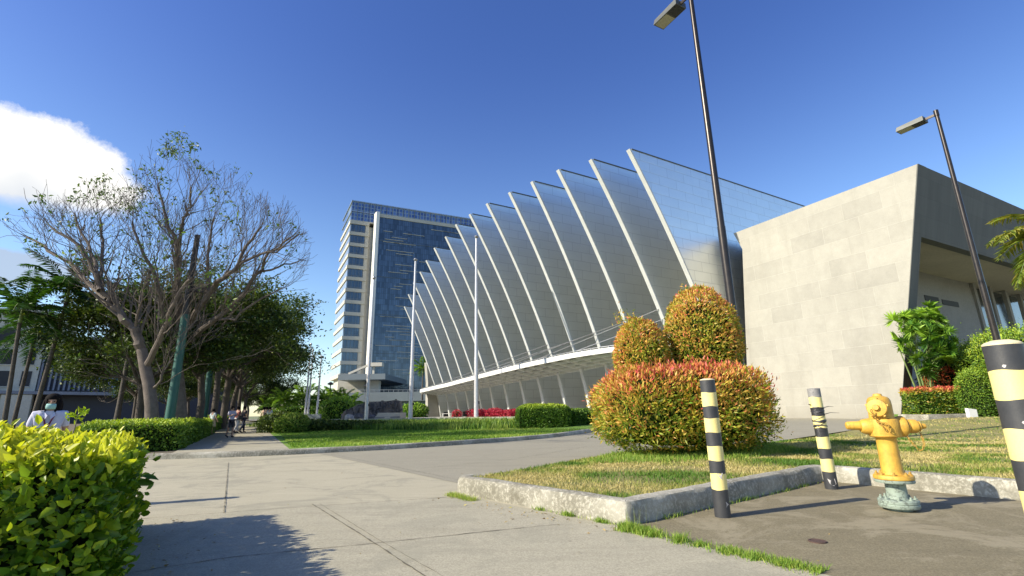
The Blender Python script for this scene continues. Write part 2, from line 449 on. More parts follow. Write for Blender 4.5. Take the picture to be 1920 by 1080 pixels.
    M['grass_dry'] = leaf_mat('dry_grass_blade', [(0, (.10, .20, .025)), (.45, (.30, .33, .07)), (1, (.55, .46, .20))], .35, .6)
    M['grass'] = leaf_mat('grass_blade', [(0, (.09, .19, .02)), (.5, (.22, .36, .045)), (1, (.46, .50, .11))], .35, .6)
    M['liriope'] = leaf_mat('strap_grass_blade', [(0, (.04, .10, .015)), (.5, (.13, .24, .03)), (1, (.40, .48, .10))], .35, .5)
    M['core'] = pm('dark_foliage_core', (.018, .03, .008), (.01, .018, .005), 8, 1.0, spec=0.0)  # near-black green filler inside the foliage, closes it to view
    M['bark'] = pm('bark', (.23, .19, .15), (.12, .10, .08), 5, .9, bmp=.02, bscale=30)
    M['bark_grey'] = pm('grey_bark', (.15, .122, .10), (.075, .06, .052), 5, .9, bmp=.015, bscale=30)
    M['bark_dark'] = pm('dark_bark', (.10, .08, .065), (.05, .042, .035), 5, .9, bmp=.02)
    M['palm_bark'] = pm('palm_bark', (.10, .085, .07), (.05, .045, .035), 6, .9, bmp=.02)
    # paint / metal
    m, n, l, b = new_mat('yellow_hydrant_paint'); v = obj_out(n)
    col = rampn(n, l, nz(n, l, v, 7, 7, .7), [(.36, (.46, .26, .035)), (.6, (.68, .40, .055))])
    col = mix(n, l, rampn(n, l, nz(n, l, v, 26, 8, .75), [(.64, 0.0), (.68, 1.0)]), col, (.16, .08, .035))
    dm = n.new('ShaderNodeMapping'); dm.inputs['Scale'].default_value = (1, 1, .12); l.new(v, dm.inputs[0])
    col = mix(n, l, mth(n, l, 'MULTIPLY', rampn(n, l, nz(n, l, dm.outputs[0], 30, 5, .6), [(.52, 0.0), (.68, 1.0)]), .45), col, (.30, .17, .05))
    l.new(col, b.inputs['Base Color']); b.inputs['Roughness'].default_value = .52; bump(n, l, b, nz(n, l, v, 55, 6, .7), .004); M['yellow'] = m
    M['yellow_old'] = pm('rusty_yellow_paint', (.52, .33, .05), (.25, .12, .03), 60, .6)
    M['mint'] = pm('chipped_mint_paint', (.27, .33, .27), (.09, .10, .085), 30, .6, bmp=.002, stops=(.40, .50))
    M['blk'] = pm('black_paint', (.032, .034, .038), (.05, .05, .052), 10, .5, bmp=.001, fine=.2)
    M['ylw'] = pm('pale_yellow_paint', (.80, .68, .26), (.52, .43, .20), 7, .5, bmp=.001, fine=.15, stops=(.28, .44))
    M['cap'] = pm('cream_cap_paint', (.72, .62, .38), (.6, .52, .32), 12, .6)
    M['worn'] = pm('worn_grey_paint', (.30, .29, .28), (.12, .12, .12), 40, .7)
    M['chip'] = pm('exposed_primer', (.50, .47, .46), (.38, .36, .35), 40, .7)
    M['tape'] = pm('black_tape', (.02, .02, .022), (.05, .05, .055), 50, .35, bmp=.003)
    M['lamp_metal'] = pm('dark_bronze_metal', (.05, .042, .036), (.035, .03, .028), 6, .32, .6, fine=.1)
    M['lamp_grey'] = pm('lamp_housing_grey', (.10, .105, .095), (.08, .085, .078), 6, .45, .2, fine=.1)
    M['lens'] = pm('lamp_glass', (.36, .35, .24), (.30, .29, .2), 10, .25)
    M['pole_white'] = pm('flagpole_paint', (.62, .61, .62), (.50, .50, .52), 6, .35, .3, fine=.1)
    M['pole_green'] = pm('green_utility_paint', (.014, .10, .08), (.010, .07, .055), 4, .5)
    M['white'] = pm('white_steel', (.76, .76, .72), (.66, .66, .62), 1.5, .5, fine=.08)
    M['steel'] = pm('galvanised_steel', (.42, .42, .42), None, 9, .4, .7)
    M['dark'] = pm('dark_recess', (.03, .032, .035), None, 3, .7)
    M['skin'] = pm('skin', (.42, .25, .17), (.38, .22, .15), 5, .55, fine=0)
    M['hair'] = pm('black_hair', (.010, .008, .008), None, 40, .85, spec=.1, fine=0)
    # fin cladding
    m, n, l, b = new_mat('brushed_panel_metal')
    tc = obj_out(n); s = n.new('ShaderNodeSeparateXYZ'); l.new(tc, s.inputs[0])
    c = n.new('ShaderNodeCombineXYZ'); l.new(s.outputs[0], c.inputs[0]); l.new(s.outputs[2], c.inputs[1])
    bt = brick(n, l, c.outputs[0], (.82, .85, .83), (.77, .80, .78), (.52, .54, .53), 1.9, .82, .018)
    fl = nz(n, l, c.outputs[0], .8, 5, .6)
    col = mix(n, l, .25, bt.outputs[0], rampn(n, l, fl, [(.3, (.72, .74, .74)), (.7, (.88, .89, .87))]))
    l.new(col, b.inputs['Base Color']); b.inputs['Metallic'].default_value = .88
    rr = mth(n, l, 'ADD', .31, mth(n, l, 'MULTIPLY', nz(n, l, c.outputs[0], 1.5, 4, .6), .10)); l.new(rr, b.inputs['Roughness'])
    bump(n, l, b, mth(n, l, 'MULTIPLY', bt.outputs['Fac'], -1.0), .01, .5)
    M['fin'] = m
    M['fin_edge'] = pm('pale_fin_edge', (.62, .63, .60), (.53, .54, .52), 1.2, .5, .1, fine=.08)
    # stone clad block
    m, n, l, b = new_mat('stone_cladding'); vec, v = plane_coords(n, l, W)
    d2 = n.new('ShaderNodeVectorMath'); d2.operation = 'DOT_PRODUCT'; l.new(v, d2.inputs[0]); d2.inputs[1].default_value = E2
    t = brick(n, l, vec, (.385, .37, .315), (.275, .265, .228), (.45, .435, .375), 2.3, 1.18, .016, .37, .0)
    st = nz(n, l, v, .28, 6, .6, .5); md = nz(n, l, v, 1.6, 8, .7, .3); fn = nz(n, l, v, 16, 6, .7)
    col = mix(n, l, .35, t.outputs[0], rampn(n, l, st, [(.36, (.255, .245, .208)), (.62, (.42, .405, .345))]))
    col = mix(n, l, .28, col, rampn(n, l, md, [(.3, (.23, .22, .19)), (.55, (.35, .335, .285)), (.75, (.45, .435, .38))]))
    col = mix(n, l, .15, col, rampn(n, l, fn, [(.3, (.22, .21, .18)), (.7, (.45, .43, .375))]))
    smp = n.new('ShaderNodeMapping'); smp.inputs['Scale'].default_value = (1.1, .10, 1); l.new(vec, smp.inputs[0])
    stn = rampn(n, l, nz(n, l, smp.outputs[0], 1.0, 6, .65), [(.52, 0.0), (.72, 1.0)])
    col = mix(n, l, mth(n, l, 'MULTIPLY', stn, .30), col, (.24, .225, .185))
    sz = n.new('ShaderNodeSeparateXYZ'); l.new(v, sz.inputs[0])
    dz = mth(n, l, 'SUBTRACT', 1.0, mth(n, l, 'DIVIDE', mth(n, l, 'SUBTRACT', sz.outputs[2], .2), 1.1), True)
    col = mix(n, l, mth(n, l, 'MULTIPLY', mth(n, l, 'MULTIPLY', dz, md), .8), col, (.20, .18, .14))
    l.new(col, b.inputs['Base Color']); b.inputs['Roughness'].default_value = .82
    bump(n, l, b, mth(n, l, 'ADD', mth(n, l, 'MULTIPLY', fn, .4), t.outputs['Fac']), .008, .6); M['stone'] = m
    m, n, l, b = new_mat('stone_cladding_shade'); vec, v = plane_coords(n, l, E2)  # same stone on the side, its shade put into a darker base colour
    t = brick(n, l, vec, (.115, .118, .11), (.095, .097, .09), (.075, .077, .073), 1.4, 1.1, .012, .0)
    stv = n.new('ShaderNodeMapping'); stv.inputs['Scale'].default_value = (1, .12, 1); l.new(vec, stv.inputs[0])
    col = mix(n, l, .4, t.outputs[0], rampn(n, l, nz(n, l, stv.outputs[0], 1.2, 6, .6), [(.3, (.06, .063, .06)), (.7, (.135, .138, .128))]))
    l.new(col, b.inputs['Base Color']); b.inputs['Roughness'].default_value = .8; M['stone_shade'] = m
    M['soffit'] = pm('soffit_concrete', (.52, .46, .36), (.44, .39, .31), .4, .85)
    M['wall_grey'] = pm('recessed_wall_render', (.27, .265, .25), (.22, .215, .205), .5, .85)
    # glass
    def glass(name, c1, c2, ex, pw, ph, line, lw=.03, rough=.08):
        m, n, l, b = new_mat(name); vec, v = plane_coords(n, l, ex)
        t = brick(n, l, vec, c1, c2, line, pw, ph, lw, .0)
        l.new(t.outputs[0], b.inputs['Base Color']); b.inputs['Roughness'].default_value = rough
        b.inputs['Metallic'].default_value = .4; b.inputs['Specular IOR Level'].default_value = .8
        wb = nz(n, l, vec, .35, 3, .5); bump(n, l, b, wb, .12, .25)
        return m
    TW = Vector((sin(radians(65)), cos(radians(65)), 0))
    M['curtain'] = glass('dark_blue_curtain_glass', (.045, .07, .105), (.10, .145, .21), TW, .62, 1.75, (.03, .05, .07), .05)
    M['pane'] = glass('tower_window_glass', (.05, .085, .13), (.09, .14, .20), TW, .9, 5, (.05, .06, .07), .03)
    M['pane_side'] = glass('side_window_glass', (.30, .34, .38), (.42, .46, .50), W, 1.6, 5, (.5, .5, .48), .08)
    M['crown'] = glass('rooftop_screen_glass', (.05, .10, .26), (.14, .22, .42), TW, 1.0, 1.2, (.30, .36, .36), .12)
    M['tower_cream'] = pm('tower_cream_panel', (.50, .475, .40), (.45, .42, .36), .2, .7, fine=.1)
    M['tower_grey'] = pm('podium_shade_grey', (.15, .18, .195), (.125, .15, .165), .2, .6, fine=.1)  # grey darkened to paint in the shade on the podium front
    M['tower_white'] = pm('tower_white_panel', (.80, .78, .72), (.72, .70, .64), .3, .6, fine=.05)
    M['cream_wall'] = pm('cream_render', (.50, .485, .41), (.42, .405, .34), .3, .85)
    M['rib'] = pm('blue_grey_rib', (.19, .21, .26), (.14, .155, .20), .4, .5, .2)
    M['rib_back'] = pm('navy_backing', (.022, .026, .05), None, .4, .5)
    M['poster'] = pm('lilac_poster', (.32, .32, .52), (.22, .22, .40), .6, .6)
    M['poster_dark'] = pm('maroon_poster', (.06, .02, .04), None, .6, .6)
    M['sky_sign'] = pm('teal_panel', (.20, .46, .55), (.14, .33, .40), .6, .5)
    M['granite'] = pm('rough_granite', (.16, .155, .16), (.07, .068, .07), 1.2, .8, bmp=.15, bscale=2.5, stops=(.42, .58))
    M['steps'] = pm('pale_stone_steps', (.52, .49, .40), (.44, .41, .34), 1, .8)
mk_materials()

# ================================================================== GROUND
def sheet(name, poly, mat, off, thick=0.0, cell=1.0):
    """polygon draped over the terrain, cut on a 1 m grid where the land rises"""
    bm = bmesh.new()
    vs = [bm.verts.new((p[0], p[1], 0)) for p in poly]; bm.faces.new(vs)
    xs = [p[0] for p in poly]; ys = [p[1] for p in poly]
    # cut along the fall line only (terrain depends on y + 0.6 x)
    nrm = Vector((.6, 1, 0))
    for k in range(0, 29):
        c = 20 + k * .5
        bmesh.ops.bisect_plane(bm, geom=bm.verts[:] + bm.edges[:] + bm.faces[:], plane_co=Vector((0, c, 0)), plane_no=nrm)
    bmesh.ops.triangulate(bm, faces=bm.faces)
    for v in bm.verts: v.co.z = H(v.co.x, v.co.y) + off
    bmesh.ops.recalc_face_normals(bm, faces=bm.faces)
    for f in bm.faces:
        if f.normal.z < 0: f.normal_flip()
    me = bpy.data.meshes.new(name); bm.to_mesh(me); bm.free(); me.materials.append(mat)
    o = bpy.data.objects.new(name, me); link(o); o['kind'] = 'structure'
    return o
def xy(p): return (p[0], p[1])
sheet('ground', [(-3000, -3000), (3000, -3000), (3000, 3000), (-3000, 3000)], M['ground'], -.30)
drive = sheet('driveway', [(-60, -25), (60, -25), (60, 45), (24, 75), (-30, 60), (-60, 24)], M['drive'], 0)
K0 = Vector((-.86, 7.62, 0)); K1 = Vector((1.13, 5.33, 0)); K2 = Vector((4.86, 8.12, 0)); K3 = Vector((8.0, 3.3, 0))
# smoother, darker road surface beyond the diagonal seam
sheet('road', [(-7.2, 17.2), (-.75, 8.35), (0, 7.4), (9, 12), (45, 20), (48, 48), (14, 40), (0.3, 21.5), (-4, 18.4)], M['road'], .004)
sA = GT(250, 975); sB = GT(870, 931)
sd_ = (sB - sA).normalized()
walk_poly = [xy(sA - sd_ * 12), xy(sB), (-.80, 7.45), (1.0, 5.35), (2.10, 3.86), (5.2, -.5), (4, -6), (-14, -6)]
sheet('sidewalk', walk_poly, M['walk'], .006)
sheet('hydrant_pad', [(1.0, 5.35), (4.9, 8.3), (8.4, 3.0), (9, -.5), (5.2, -.5), (2.10, 3.86)], M['pad'], .005)

def crack(name, pts, w=.012, off=.010, wig=.012, seed=1):
    """a thin dirt-filled joint: narrow wavering strip lying on the slab"""
    r = random.Random(seed); mb = MB(); L = []; R_ = []
    for i in range(len(pts) - 1):
        a = Vector(pts[i]); b = Vector(pts[i + 1]); n = max(2, int((b - a).length / .07)); d = (b - a).normalized(); s = Vector((-d.y, d.x, 0))
        for k in range(n + (1 if i == len(pts) - 2 else 0)):
            p = a + (b - a) * (k / n) + s * r.uniform(-wig, wig); ww = w * r.uniform(.25, 1.0)
            z = H(p.x, p.y) + off
            L.append((p.x + s.x * ww / 2, p.y + s.y * ww / 2, z)); R_.append((p.x - s.x * ww / 2, p.y - s.y * ww / 2, z))
    n = len(L); mb.add(L + R_, [(i, i + 1, n + i + 1, n + i) for i in range(n - 1)])
    o = mb.build(name, M['joint']); o['kind'] = 'structure'; return o
crack('paving_joint', [sA - sd_ * 6, sA, GT(480, 958), sB + sd_ * .05], .022, seed=1)
crack('paving_joint', [GT(420, 963), GT(428, 868)], .016, wig=.004, seed=2)
crack('paving_joint', [GT(585, 946), GT(705, 1022), GT(800, 1085), G(1100, 1300)], .020, wig=.005, seed=3)
crack('paving_joint', [GT(600, 946), GT(722, 1021), GT(835, 1085)], .009, wig=.004, seed=8)
crack('paving_joint', [GT(230, 1078), GT(430, 1047), GT(705, 1020), GT(1010, 988), GT(1050, 985)], .016, wig=.008, seed=4)
crack('paving_joint', [GT(620, 852), GT(740, 876), GT(868, 902)], .012, wig=.01, seed=5)
crack('paving_joint', [GT(290, 905), GT(420, 893), GT(560, 886)], .010, wig=.02, seed=6)
crack('paving_joint', [GT(780, 880), GT(960, 862), GT(1100, 838)], .02, wig=.02, seed=7)
crack('paving_joint', [GT(1000, 888), GT(1100, 872), GT(1150, 862)], .014, wig=.02, seed=9)
crack('paving_joint', [GT(520, 836), GT(470, 812)], .03, off=.165, wig=.01, seed=10)

def kerb(name, path, w, h, mat, chunk=.35, seed=0, rough=.012, closed=False, sink=.1):
    """rounded concrete kerb swept along a path with worn, uneven faces; inner side on the left"""
    r = random.Random(seed); pts = []
    for i in range(len(path) - 1):
        a = Vector((*path[i][:2], 0)); b = Vector((*path[i + 1][:2], 0)); n = max(1, int((b - a).length / chunk))
        for k in range(n): pts.append(a + (b - a) * (k / n))
    pts.append(Vector((*path[-1][:2], 0)))
    prof = [(-.0, -sink), (0.0, h * .45), (.008, h * .78), (.03, h * .95), (.07, h), (w * .6, h + .004), (w - .03, h - .002), (w - .004, h * .85), (w, -sink)]
    mb = MB(); vs = []; m = len(prof)
    for i, p in enumerate(pts):
        d1 = (pts[i] - pts[i - 1]).normalized() if i > 0 else None
        d2 = (pts[i + 1] - pts[i]).normalized() if i < len(pts) - 1 else None
        if d1 is None: d1 = d2
        if d2 is None: d2 = d1
        s1 = Vector((-d1.y, d1.x, 0)); s2 = Vector((-d2.y, d2.x, 0)); s = (s1 + s2).normalized(); s = s / max(.5, s.dot(s2))
        z0 = H(p.x, p.y)
        for j, (o, z) in enumerate(prof):
            q = p + s * o; e = noise.noise(Vector((q.x * 2.3, q.y * 2.3, z * 6 + seed))) * rough + r.uniform(-1, 1) * rough * .25
            vs.append(Vector((q.x, q.y, z0 + z)) + s * (-e if o < w * .5 else e) + Vector((0, 0, e * .4 if 0 < j < m - 1 else 0)))
    fs = [(i * m + j, (i + 1) * m + j, (i + 1) * m + j + 1, i * m + j + 1) for i in range(len(pts) - 1) for j in range(m - 1)]
    mb.add(vs, fs, 0, True)
    mb.add(vs[:m], [tuple(range(m))]); mb.add(vs[-m:], [tuple(range(m - 1, -1, -1))])
    o = mb.build(name, mat); o['kind'] = 'structure'
    return o
# island kerb (outer face on the paving side; inner side to the left of travel)
def arc(c, r, a0, a1, n):
    return [(c[0] + r * cos(a0 + (a1 - a0) * k / n), c[1] + r * sin(a0 + (a1 - a0) * k / n)) for k in range(n + 1)]
dk = (K1 - K0).normalized(); de = (K2 - K1).normalized()
corner = [xy(K1 - dk * .10), xy(K1 - dk * .035 + de * .012), xy(K1 + de * .035 - dk * .012), xy(K1 + de * .10)]
tip = [(-.50, 7.98), (-.70, 7.93), (-.84, 7.80), xy(K0)]
kpath = tip + [xy(K0 + (K1 - K0) * t) for t in (.25, .5, .75)] + corner + [xy(K1 + (K2 - K1) * t) for t in (.3, .6, .88)] + \
        [(4.60, 7.98), (4.80, 8.07), (4.98, 7.98), (5.10, 7.80)] + [xy(K2 + (K3 - K2) * t) for t in (.12, .3, .6, 1.0)]
kerb('kerb', kpath, .21, .235, M['kerb'], .10, 1, .016)
# far kerb in front of the lawn, curving away on the right
fk = [GT(x, y) for (x, y) in ((290, 862), (420, 858), (540, 853), (700, 845), (840, 836), (980, 826), (1050, 819), (1100, 812), (1160, 805))]
fk0 = fk[0] - (fk[1] - fk[0]) * 3
fkp = [xy(fk0)] + [xy(p) for p in fk] + [(6.2, 28.0), (9.5, 34), (12.0, 40.5)]
kerb('kerb', fkp, .22, .16, M['kerb'], .5, 2, .01)
# kerb along the foot of the planting on the right of the road
rk = [(19.5, 27.5), (22.0, 28.2), (25.5, 29.5), (30, 33.0), (40, 39)]
# ------------------------------------------------------------------ lawns
def inset_path(path, d):
    out = []
    for i, p in enumerate(path):
        a = Vector(path[max(0, i - 1)]); b = Vector(path[min(len(path) - 1, i + 1)]); t = (b - a).normalized()
        out.append((p[0] - t.y * d, p[1] + t.x * d))
    return out
isl_back = [(8.6, 3.9), (30, 6), (34, 22.5), (24.8, 23.4), (18.5, 21.6), (12.2, 18.0), (7.1, 14.1), (4.2, 12.6), (2.07, 11.2), (.5, 9.2), (-.25, 8.25)]
isl_in = inset_path(kpath[3:], .18)
isl_poly = isl_in + isl_back
sheet('island_lawn', isl_poly, M['dryturf'], .20)
# sloping grass verge down to the road behind the island
mb = MB(); vs = []
bb = isl_back[2:]
for (x, y) in bb:
    vs.append((x, y, H(x, y) + .20))
for i, (x, y) in enumerate(bb):
    a = Vector((*bb[max(0, i - 1)], 0)); b = Vector((*bb[min(len(bb) - 1, i + 1)], 0)); t = (b - a).normalized()
    vs.append((x + t.y * .28, y - t.x * .28, H(x, y) - .03))
n = len(bb); mb.add(vs, [(i, i + 1, n + i + 1, n + i) for i in range(n - 1)])
mb.build('grass_verge', M['dryturf'])['kind'] = 'structure'
# side walk strip beyond the driveway, and the big lawn right of it
pL = GT(330, 855); pR = GT(540, 850)
Lp = Vector((pL.x, pL.y, 0)); Rp = Vector((pR.x, pR.y, 0))
Rp2 = Rp + W * 90; Lp2 = Lp + W * 90
lk = inset_path(fkp, .2)
def fk_near(p):  # point of the far kerb's inner edge nearest p
    return min(lk, key=lambda q: (q[0] - p[0]) ** 2 + (q[1] - p[1]) ** 2)
Lq = Lp - W * 1.10; Rq = Rp - W * .42
path_poly = [xy(Lq), (-8.46, 14.90), (-7.5, 15.22), xy(Rq), xy(Rp), xy(Rp2), xy(Lp2)]
path_poly = path_poly
sheet('garden_path', path_poly, M['walk'], .155)
lawn_poly = [xy(Rp), xy(Rq)] + [q for q in lk if q[0] > Rp.x + .3] + [(10, 46), (-10, 62), xy(Rp2)]
sheet('lawn', lawn_poly, M['turf'], .15)
left_bed = [xy(Vector(fk0) + Vector((-.1, .1, 0))), xy(Lq), xy(Lp2), (-110, 90), (-60, 24)]
sheet('tree_bed', left_bed, M['soil'], .14)
# plaza in front of the hall: pale low edge wall and paving
pz = [xy(P(505, 790, 46)), xy(P(760, 795, 41.5)), xy(P(870, 792, 39.5)), xy(P(975, 790, 37)), (9.5, 35.5), (16, 41), (-12, 80), (-45, 80)]
sheet('plaza', pz, M['plaza'], .30)
mb = MB(); vs = []
for (x, y) in pz[:5]: vs += [(x, y, H(x, y) - .1), (x, y, H(x, y) + .42)]
for i in range(4):
    a = Vector(vs[2 * i]); b = Vector(vs[2 * i + 2]); mb.beam(a + Vector((0, 0, .27)), b + Vector((0, 0, .27)), .22, .52)
tag(mb.build('low_wall', M['plaza']), 'long low pale concrete wall edging the plaza behind the tall grass', 'wall')

# ================================================================== ISLAND GRASS
def isl_dens(x, y): return np.clip(1.30 - (np.hypot(x, y) - 6) * .095, .035, 1) * np.clip(.8 + 1.6 * npnoise(x, y, .9, 3), .18, 1)
near_isl = [p for p in isl_in] + [(9, 4.2), (24, 12), (26, 22.5), (24.6, 23.2), (18.5, 21.4), (12.2, 17.8), (7.1, 14.0), (4.2, 12.5), (2.07, 11.1), (.5, 9.1), (-.2, 8.2)]
n = 95000
pos = sample_poly(near_isl, n, off=.19, dens=isl_dens)
tn = npnoise(pos[:, 0], pos[:, 1], .75, 3) * 1.3 + npnoise(pos[:, 0], pos[:, 1], 2.6, 5) * .5
hh = rng.uniform(.015, .045, n) * (1 + .5 * np.clip(tn + .2, -.6, 1)) + .01
tone = np.clip(.68 - tn * 1.35 + rng.normal(0, .18, n), 0, 1)
o = blades('grass', pos, hh, M['grass_dry'], tone, width=.0035 + .0008 * np.maximum(0, np.hypot(pos[:, 0], pos[:, 1]) - 5), lean=1.0)
tag(o, 'short dry yellow and green grass covering the kerbed island', 'grass', kind='stuff')
# longer green grass under the shrub and on the far edge of the island
pp = sample_poly([(1.2, 9.3), (2.6, 9.2), (4.4, 9.6), (6.3, 11.2), (6.6, 13.3), (4.2, 12.6), (2.2, 11.3)], 12000, off=.19)
o = blades('grass', pp, rng.uniform(.04, .13, 12000), M['grass'], np.clip(rng.normal(.5, .25, 12000), 0, 1), width=.006, lean=.8)
tag(o, 'longer green grass under the red and green shrub', 'grass', kind='stuff')
# grass growing in the seam beside the pad
def tuft_line(a, b, n, w, h0, h1, name, label, tonec=.5, clump=None):
    a = np.array(a[:2]); b = np.array(b[:2]); t = rng.uniform(0, 1, n)
    if clump is not None: t = np.clip(rng.choice(clump, n) + rng.normal(0, .05, n) * rng.choice([.4, 1, 1.6], n), 0, 1)
    d = (b - a) / np.linalg.norm(b - a); s = np.array([-d[1], d[0]])
    p = a + (b - a) * t[:, None] + s * (rng.normal(0, w, n))[:, None]
    p3 = np.column_stack([p, np.full(n, .004)])
    hh = rng.uniform(h0, h1, n) * (.6 + .6 * np.exp(-np.abs(rng.normal(0, 1, n))))
    o = blades(name, p3, hh, M['grass'], np.clip(rng.normal(tonec, .22, n), 0, 1), width=.0032, lean=1.1)
    return tag(o, label, 'weeds', kind='stuff')
tuft_line((1.05, 5.22), (1.52, 4.62), 2600, .045, .02, .09, 'weeds', 'green weeds sprouting at the island kerb corner', clump=[.03, .05, .12, .13, .3, .33, .5, .85])
tuft_line((1.55, 4.60), (2.16, 3.82), 2200, .05, .015, .06, 'weeds', 'green weed strip along the seam of the dark pad', clump=[.04, .28, .33, .5, .53, .72, .78, .8, .97])
tuft_line((-.95, 7.45), (-.55, 6.9), 700, .05, .02, .07, 'weeds', 'dry tuft at the rounded kerb end', .75)
tuft_line((.2, 6.32), (1.0, 5.42), 500, .025, .015, .06, 'weeds', 'small weeds at the foot of the pale kerb face', clump=[.1, .45, .5, .85, .9])
tuft_line((1.6, 5.62), (4.7, 7.95), 420, .02, .02, .07, 'weeds', 'small weeds at the foot of the shaded kerb face', clump=[.05, .28, .42, .44, .7, .85])
pst = sample_poly([(1.0, 5.1), (1.25, 5.25), (1.35, 5.0), (1.1, 4.95)], 14, off=.0)
tag(blades('grass_stalk', pst, rng.uniform(.15, .30, 14), M['grass'], np.full(14, .8), width=.0018, lean=.3), 'tall thin seed stalks at the kerb corner', 'weeds', kind='stuff')

# lawn blades (far)
lp = lawn_poly[:-3] + [(6, 30), (-4, 38), (-26, 52)]
n = 45000
pos = sample_poly([(Rp.x, Rp.y + .2)] + [q for q in lk if Rp.x + .3 < q[0] < 4.5] + [(1, 25.5), (-6, 28), (-14, 33), (-20, 42)], n, off=.15)
tn = npnoise(pos[:, 0], pos[:, 1], .35, 8)
o = blades('grass', pos, rng.uniform(.03, .08, n), M['grass'], np.clip(.5 + tn * .6 + rng.normal(0, .18, n), 0, 1), width=.012, lean=1.0)
tag(o, 'short bright green mown grass of the far lawn', 'grass', kind='stuff')
# tall strap grass band
n = 16000
tg = [xy(GT(512, 808)), xy(GT(640, 812)), xy(GT(800, 813)), xy(GT(935, 811)), xy(GT(985, 806)), (1.2, 31), (-2, 34), (-14, 38.5), (-22, 41)]
pos = sample_poly(tg, n, off=.14, dens=lambda x, y: np.clip(1.5 - (y - 25) * .07, .2, 1))
o = blades('strap_grass', pos, rng.uniform(.16, .44, n), M['liriope'], np.clip(npnoise(pos[:, 0], pos[:, 1], .8, 2) * .7 + .5 + rng.normal(0, .2, n), 0, 1), width=.022, lean=.55)
tag(o, 'band of tall strap-leaved grass between the lawn and the plaza', 'ornamental grass', kind='stuff')

# fallen dry leaves on the paving
M['litter'] = leaf_mat('dry_leaf_litter', [(0, (.16, .10, .04)), (.6, (.34, .24, .09)), (1, (.42, .38, .12))], .1, .8)
lt = []
for k in range(70): t_ = rng.uniform(0, 1); q = np.array([1.25, 5.55]) + t_ * np.array([3.5, 2.6]) + np.array([.35, -.45]) * abs(rng.normal(0, .22)); lt.append((q[0], q[1]))
for k in range(90): t_ = rng.uniform(0, 1); q = np.array([-.9, 7.4]) + t_ * np.array([1.95, -2.2]) + np.array([-.7, -.6]) * abs(rng.normal(0, .28)); lt.append((q[0], q[1]))
for k in range(60): lt.append((rng.uniform(-6, 4), rng.uniform(3.5, 13)))
for k in range(60): t_ = rng.uniform(0, 1); q = np.array([-2.5, 3.6]) + t_ * np.array([-1.7, 2.5]) + np.array([.8, .5]) * abs(rng.normal(0, .3)); lt.append((q[0], q[1]))
lt = np.array([(x, y, .014) for x, y in lt])
o = leaf_mesh('fallen_leaves', lt, np.tile([0, 0, 1.0], (len(lt), 1)) + rng.normal(0, .15, (len(lt), 3)), rng.uniform(.02, .05, len(lt)), M['litter'], rng.uniform(0, 1, len(lt)), aspect=.4, up=-.45, spread=1.5)
tag(o, 'scattered small dry leaves lying on the paving', 'leaf litter', kind='stuff')

# ================================================================== BOLLARDS
def bollard(name, label, base, h, r, bands, mats, lean=(0, 0), capm='cap', dome=.012):
    t = thing(name, label, 'bollard', base, 0, 'striped bollards around the hydrant pad')
    prof = []; ms = []; keys = sorted(bands)
    zs = []
    for (z0, z1, mi) in bands: zs.append((z0, z1, mi))
    for (z0, z1, mi) in zs:
        for k in range(3):
            prof.append((r * (1 + .004 * sin(z0 * 40 + k)), z0 + (z1 - z0) * k / 3 * .999)); ms.append(mi)
    prof.append((r, h))
    mb = MB(); mb.lathe(prof, 28, mats=ms, jit=lambda a, z: .004 * sin(3 * a + z * 17) * (1 if 0.03 < z < h - .01 else 0))
    mb.build('post', [M[k] for k in mats], t)
    cb = MB(); cb.lathe([(r * 1.0, h + .0005), (r * .99, h + dome * .5), (r * .86, h + dome), (r * .5, h + dome * 1.6), (.0005, h + dome * 1.8)], 28); cb.build('cap', M[capm], t)
    t.rotation_euler = (radians(lean[0]), radians(lean[1]), 0)
    return t
def bands_of(h, fr, mi):
    out = []
    for i in range(len(mi)): out.append((h * (1 - fr[i + 1]), h * (1 - fr[i]), mi[i]))
    return sorted(out)
h1 = 1.46
b1 = bands_of(h1, [0, .095, .2, .29, .395, .495, .6, .69, .805, 1.0], [0, 1, 0, 1, 0, 1, 0, 1, 0])
bo = bollard('bollard', 'clean striped bollard standing in front of the big red and green shrub', (2.24, 5.69, 0), h1, .083, b1, ('blk', 'ylw'))
mb = MB()
def chip(mb, cx, cz, r, ang, pts):
    """small flaked patch hugging the post surface at angle ang"""
    vs = [((r + .0015) * cos(ang + dx / r), (r + .0015) * sin(ang + dx / r), cz + dz) for dx, dz in pts]
    mb.add(vs, [tuple(range(len(vs)))])
aC = math.atan2(-5.69, -2.24)
chip(mb, 0, .42, .084, aC + .25, [(-.03, .035), (.03, .04), (.012, .0), (.018, -.03), (-.004, -.012)])
mb.build('paint_chip', M['chip'], bo); mb = MB()
chip(mb, 0, .14, .084, aC + .7, [(-.012, .03), (.01, .01), (.03, .0), (.0, -.012), (-.012, -.03), (-.004, 0)])
mb.build('paint_chip', M['chip'], bo)
h2 = 1.40
b2 = bands_of(h2, [0, .087, .195, .28, .40, .49, .605, .705, .83, .9, 1.0], [2, 1, 3, 1, 3, 1, 0, 1, 0, 0])
bo2 = bollard('bollard', 'battered striped bollard with tape wound round it, between the shrub and the hydrant', (4.50, 7.38, 0), h2, .085, b2, ('blk', 'ylw', 'worn', 'tape'), lean=(0, -1.0), capm='worn', dome=.004)
mb = MB(); a2 = math.atan2(-7.38, -4.5)
for z, w in ((.92, .03), (1.06, .02), (.86, .022), (1.11, .018)):
    mb.lathe([(.087, z), (.093, z + w * .3), (.091, z + w * .7), (.087, z + w)], 20, jit=lambda t, h: .01 * sin(2 * t + h * 50))
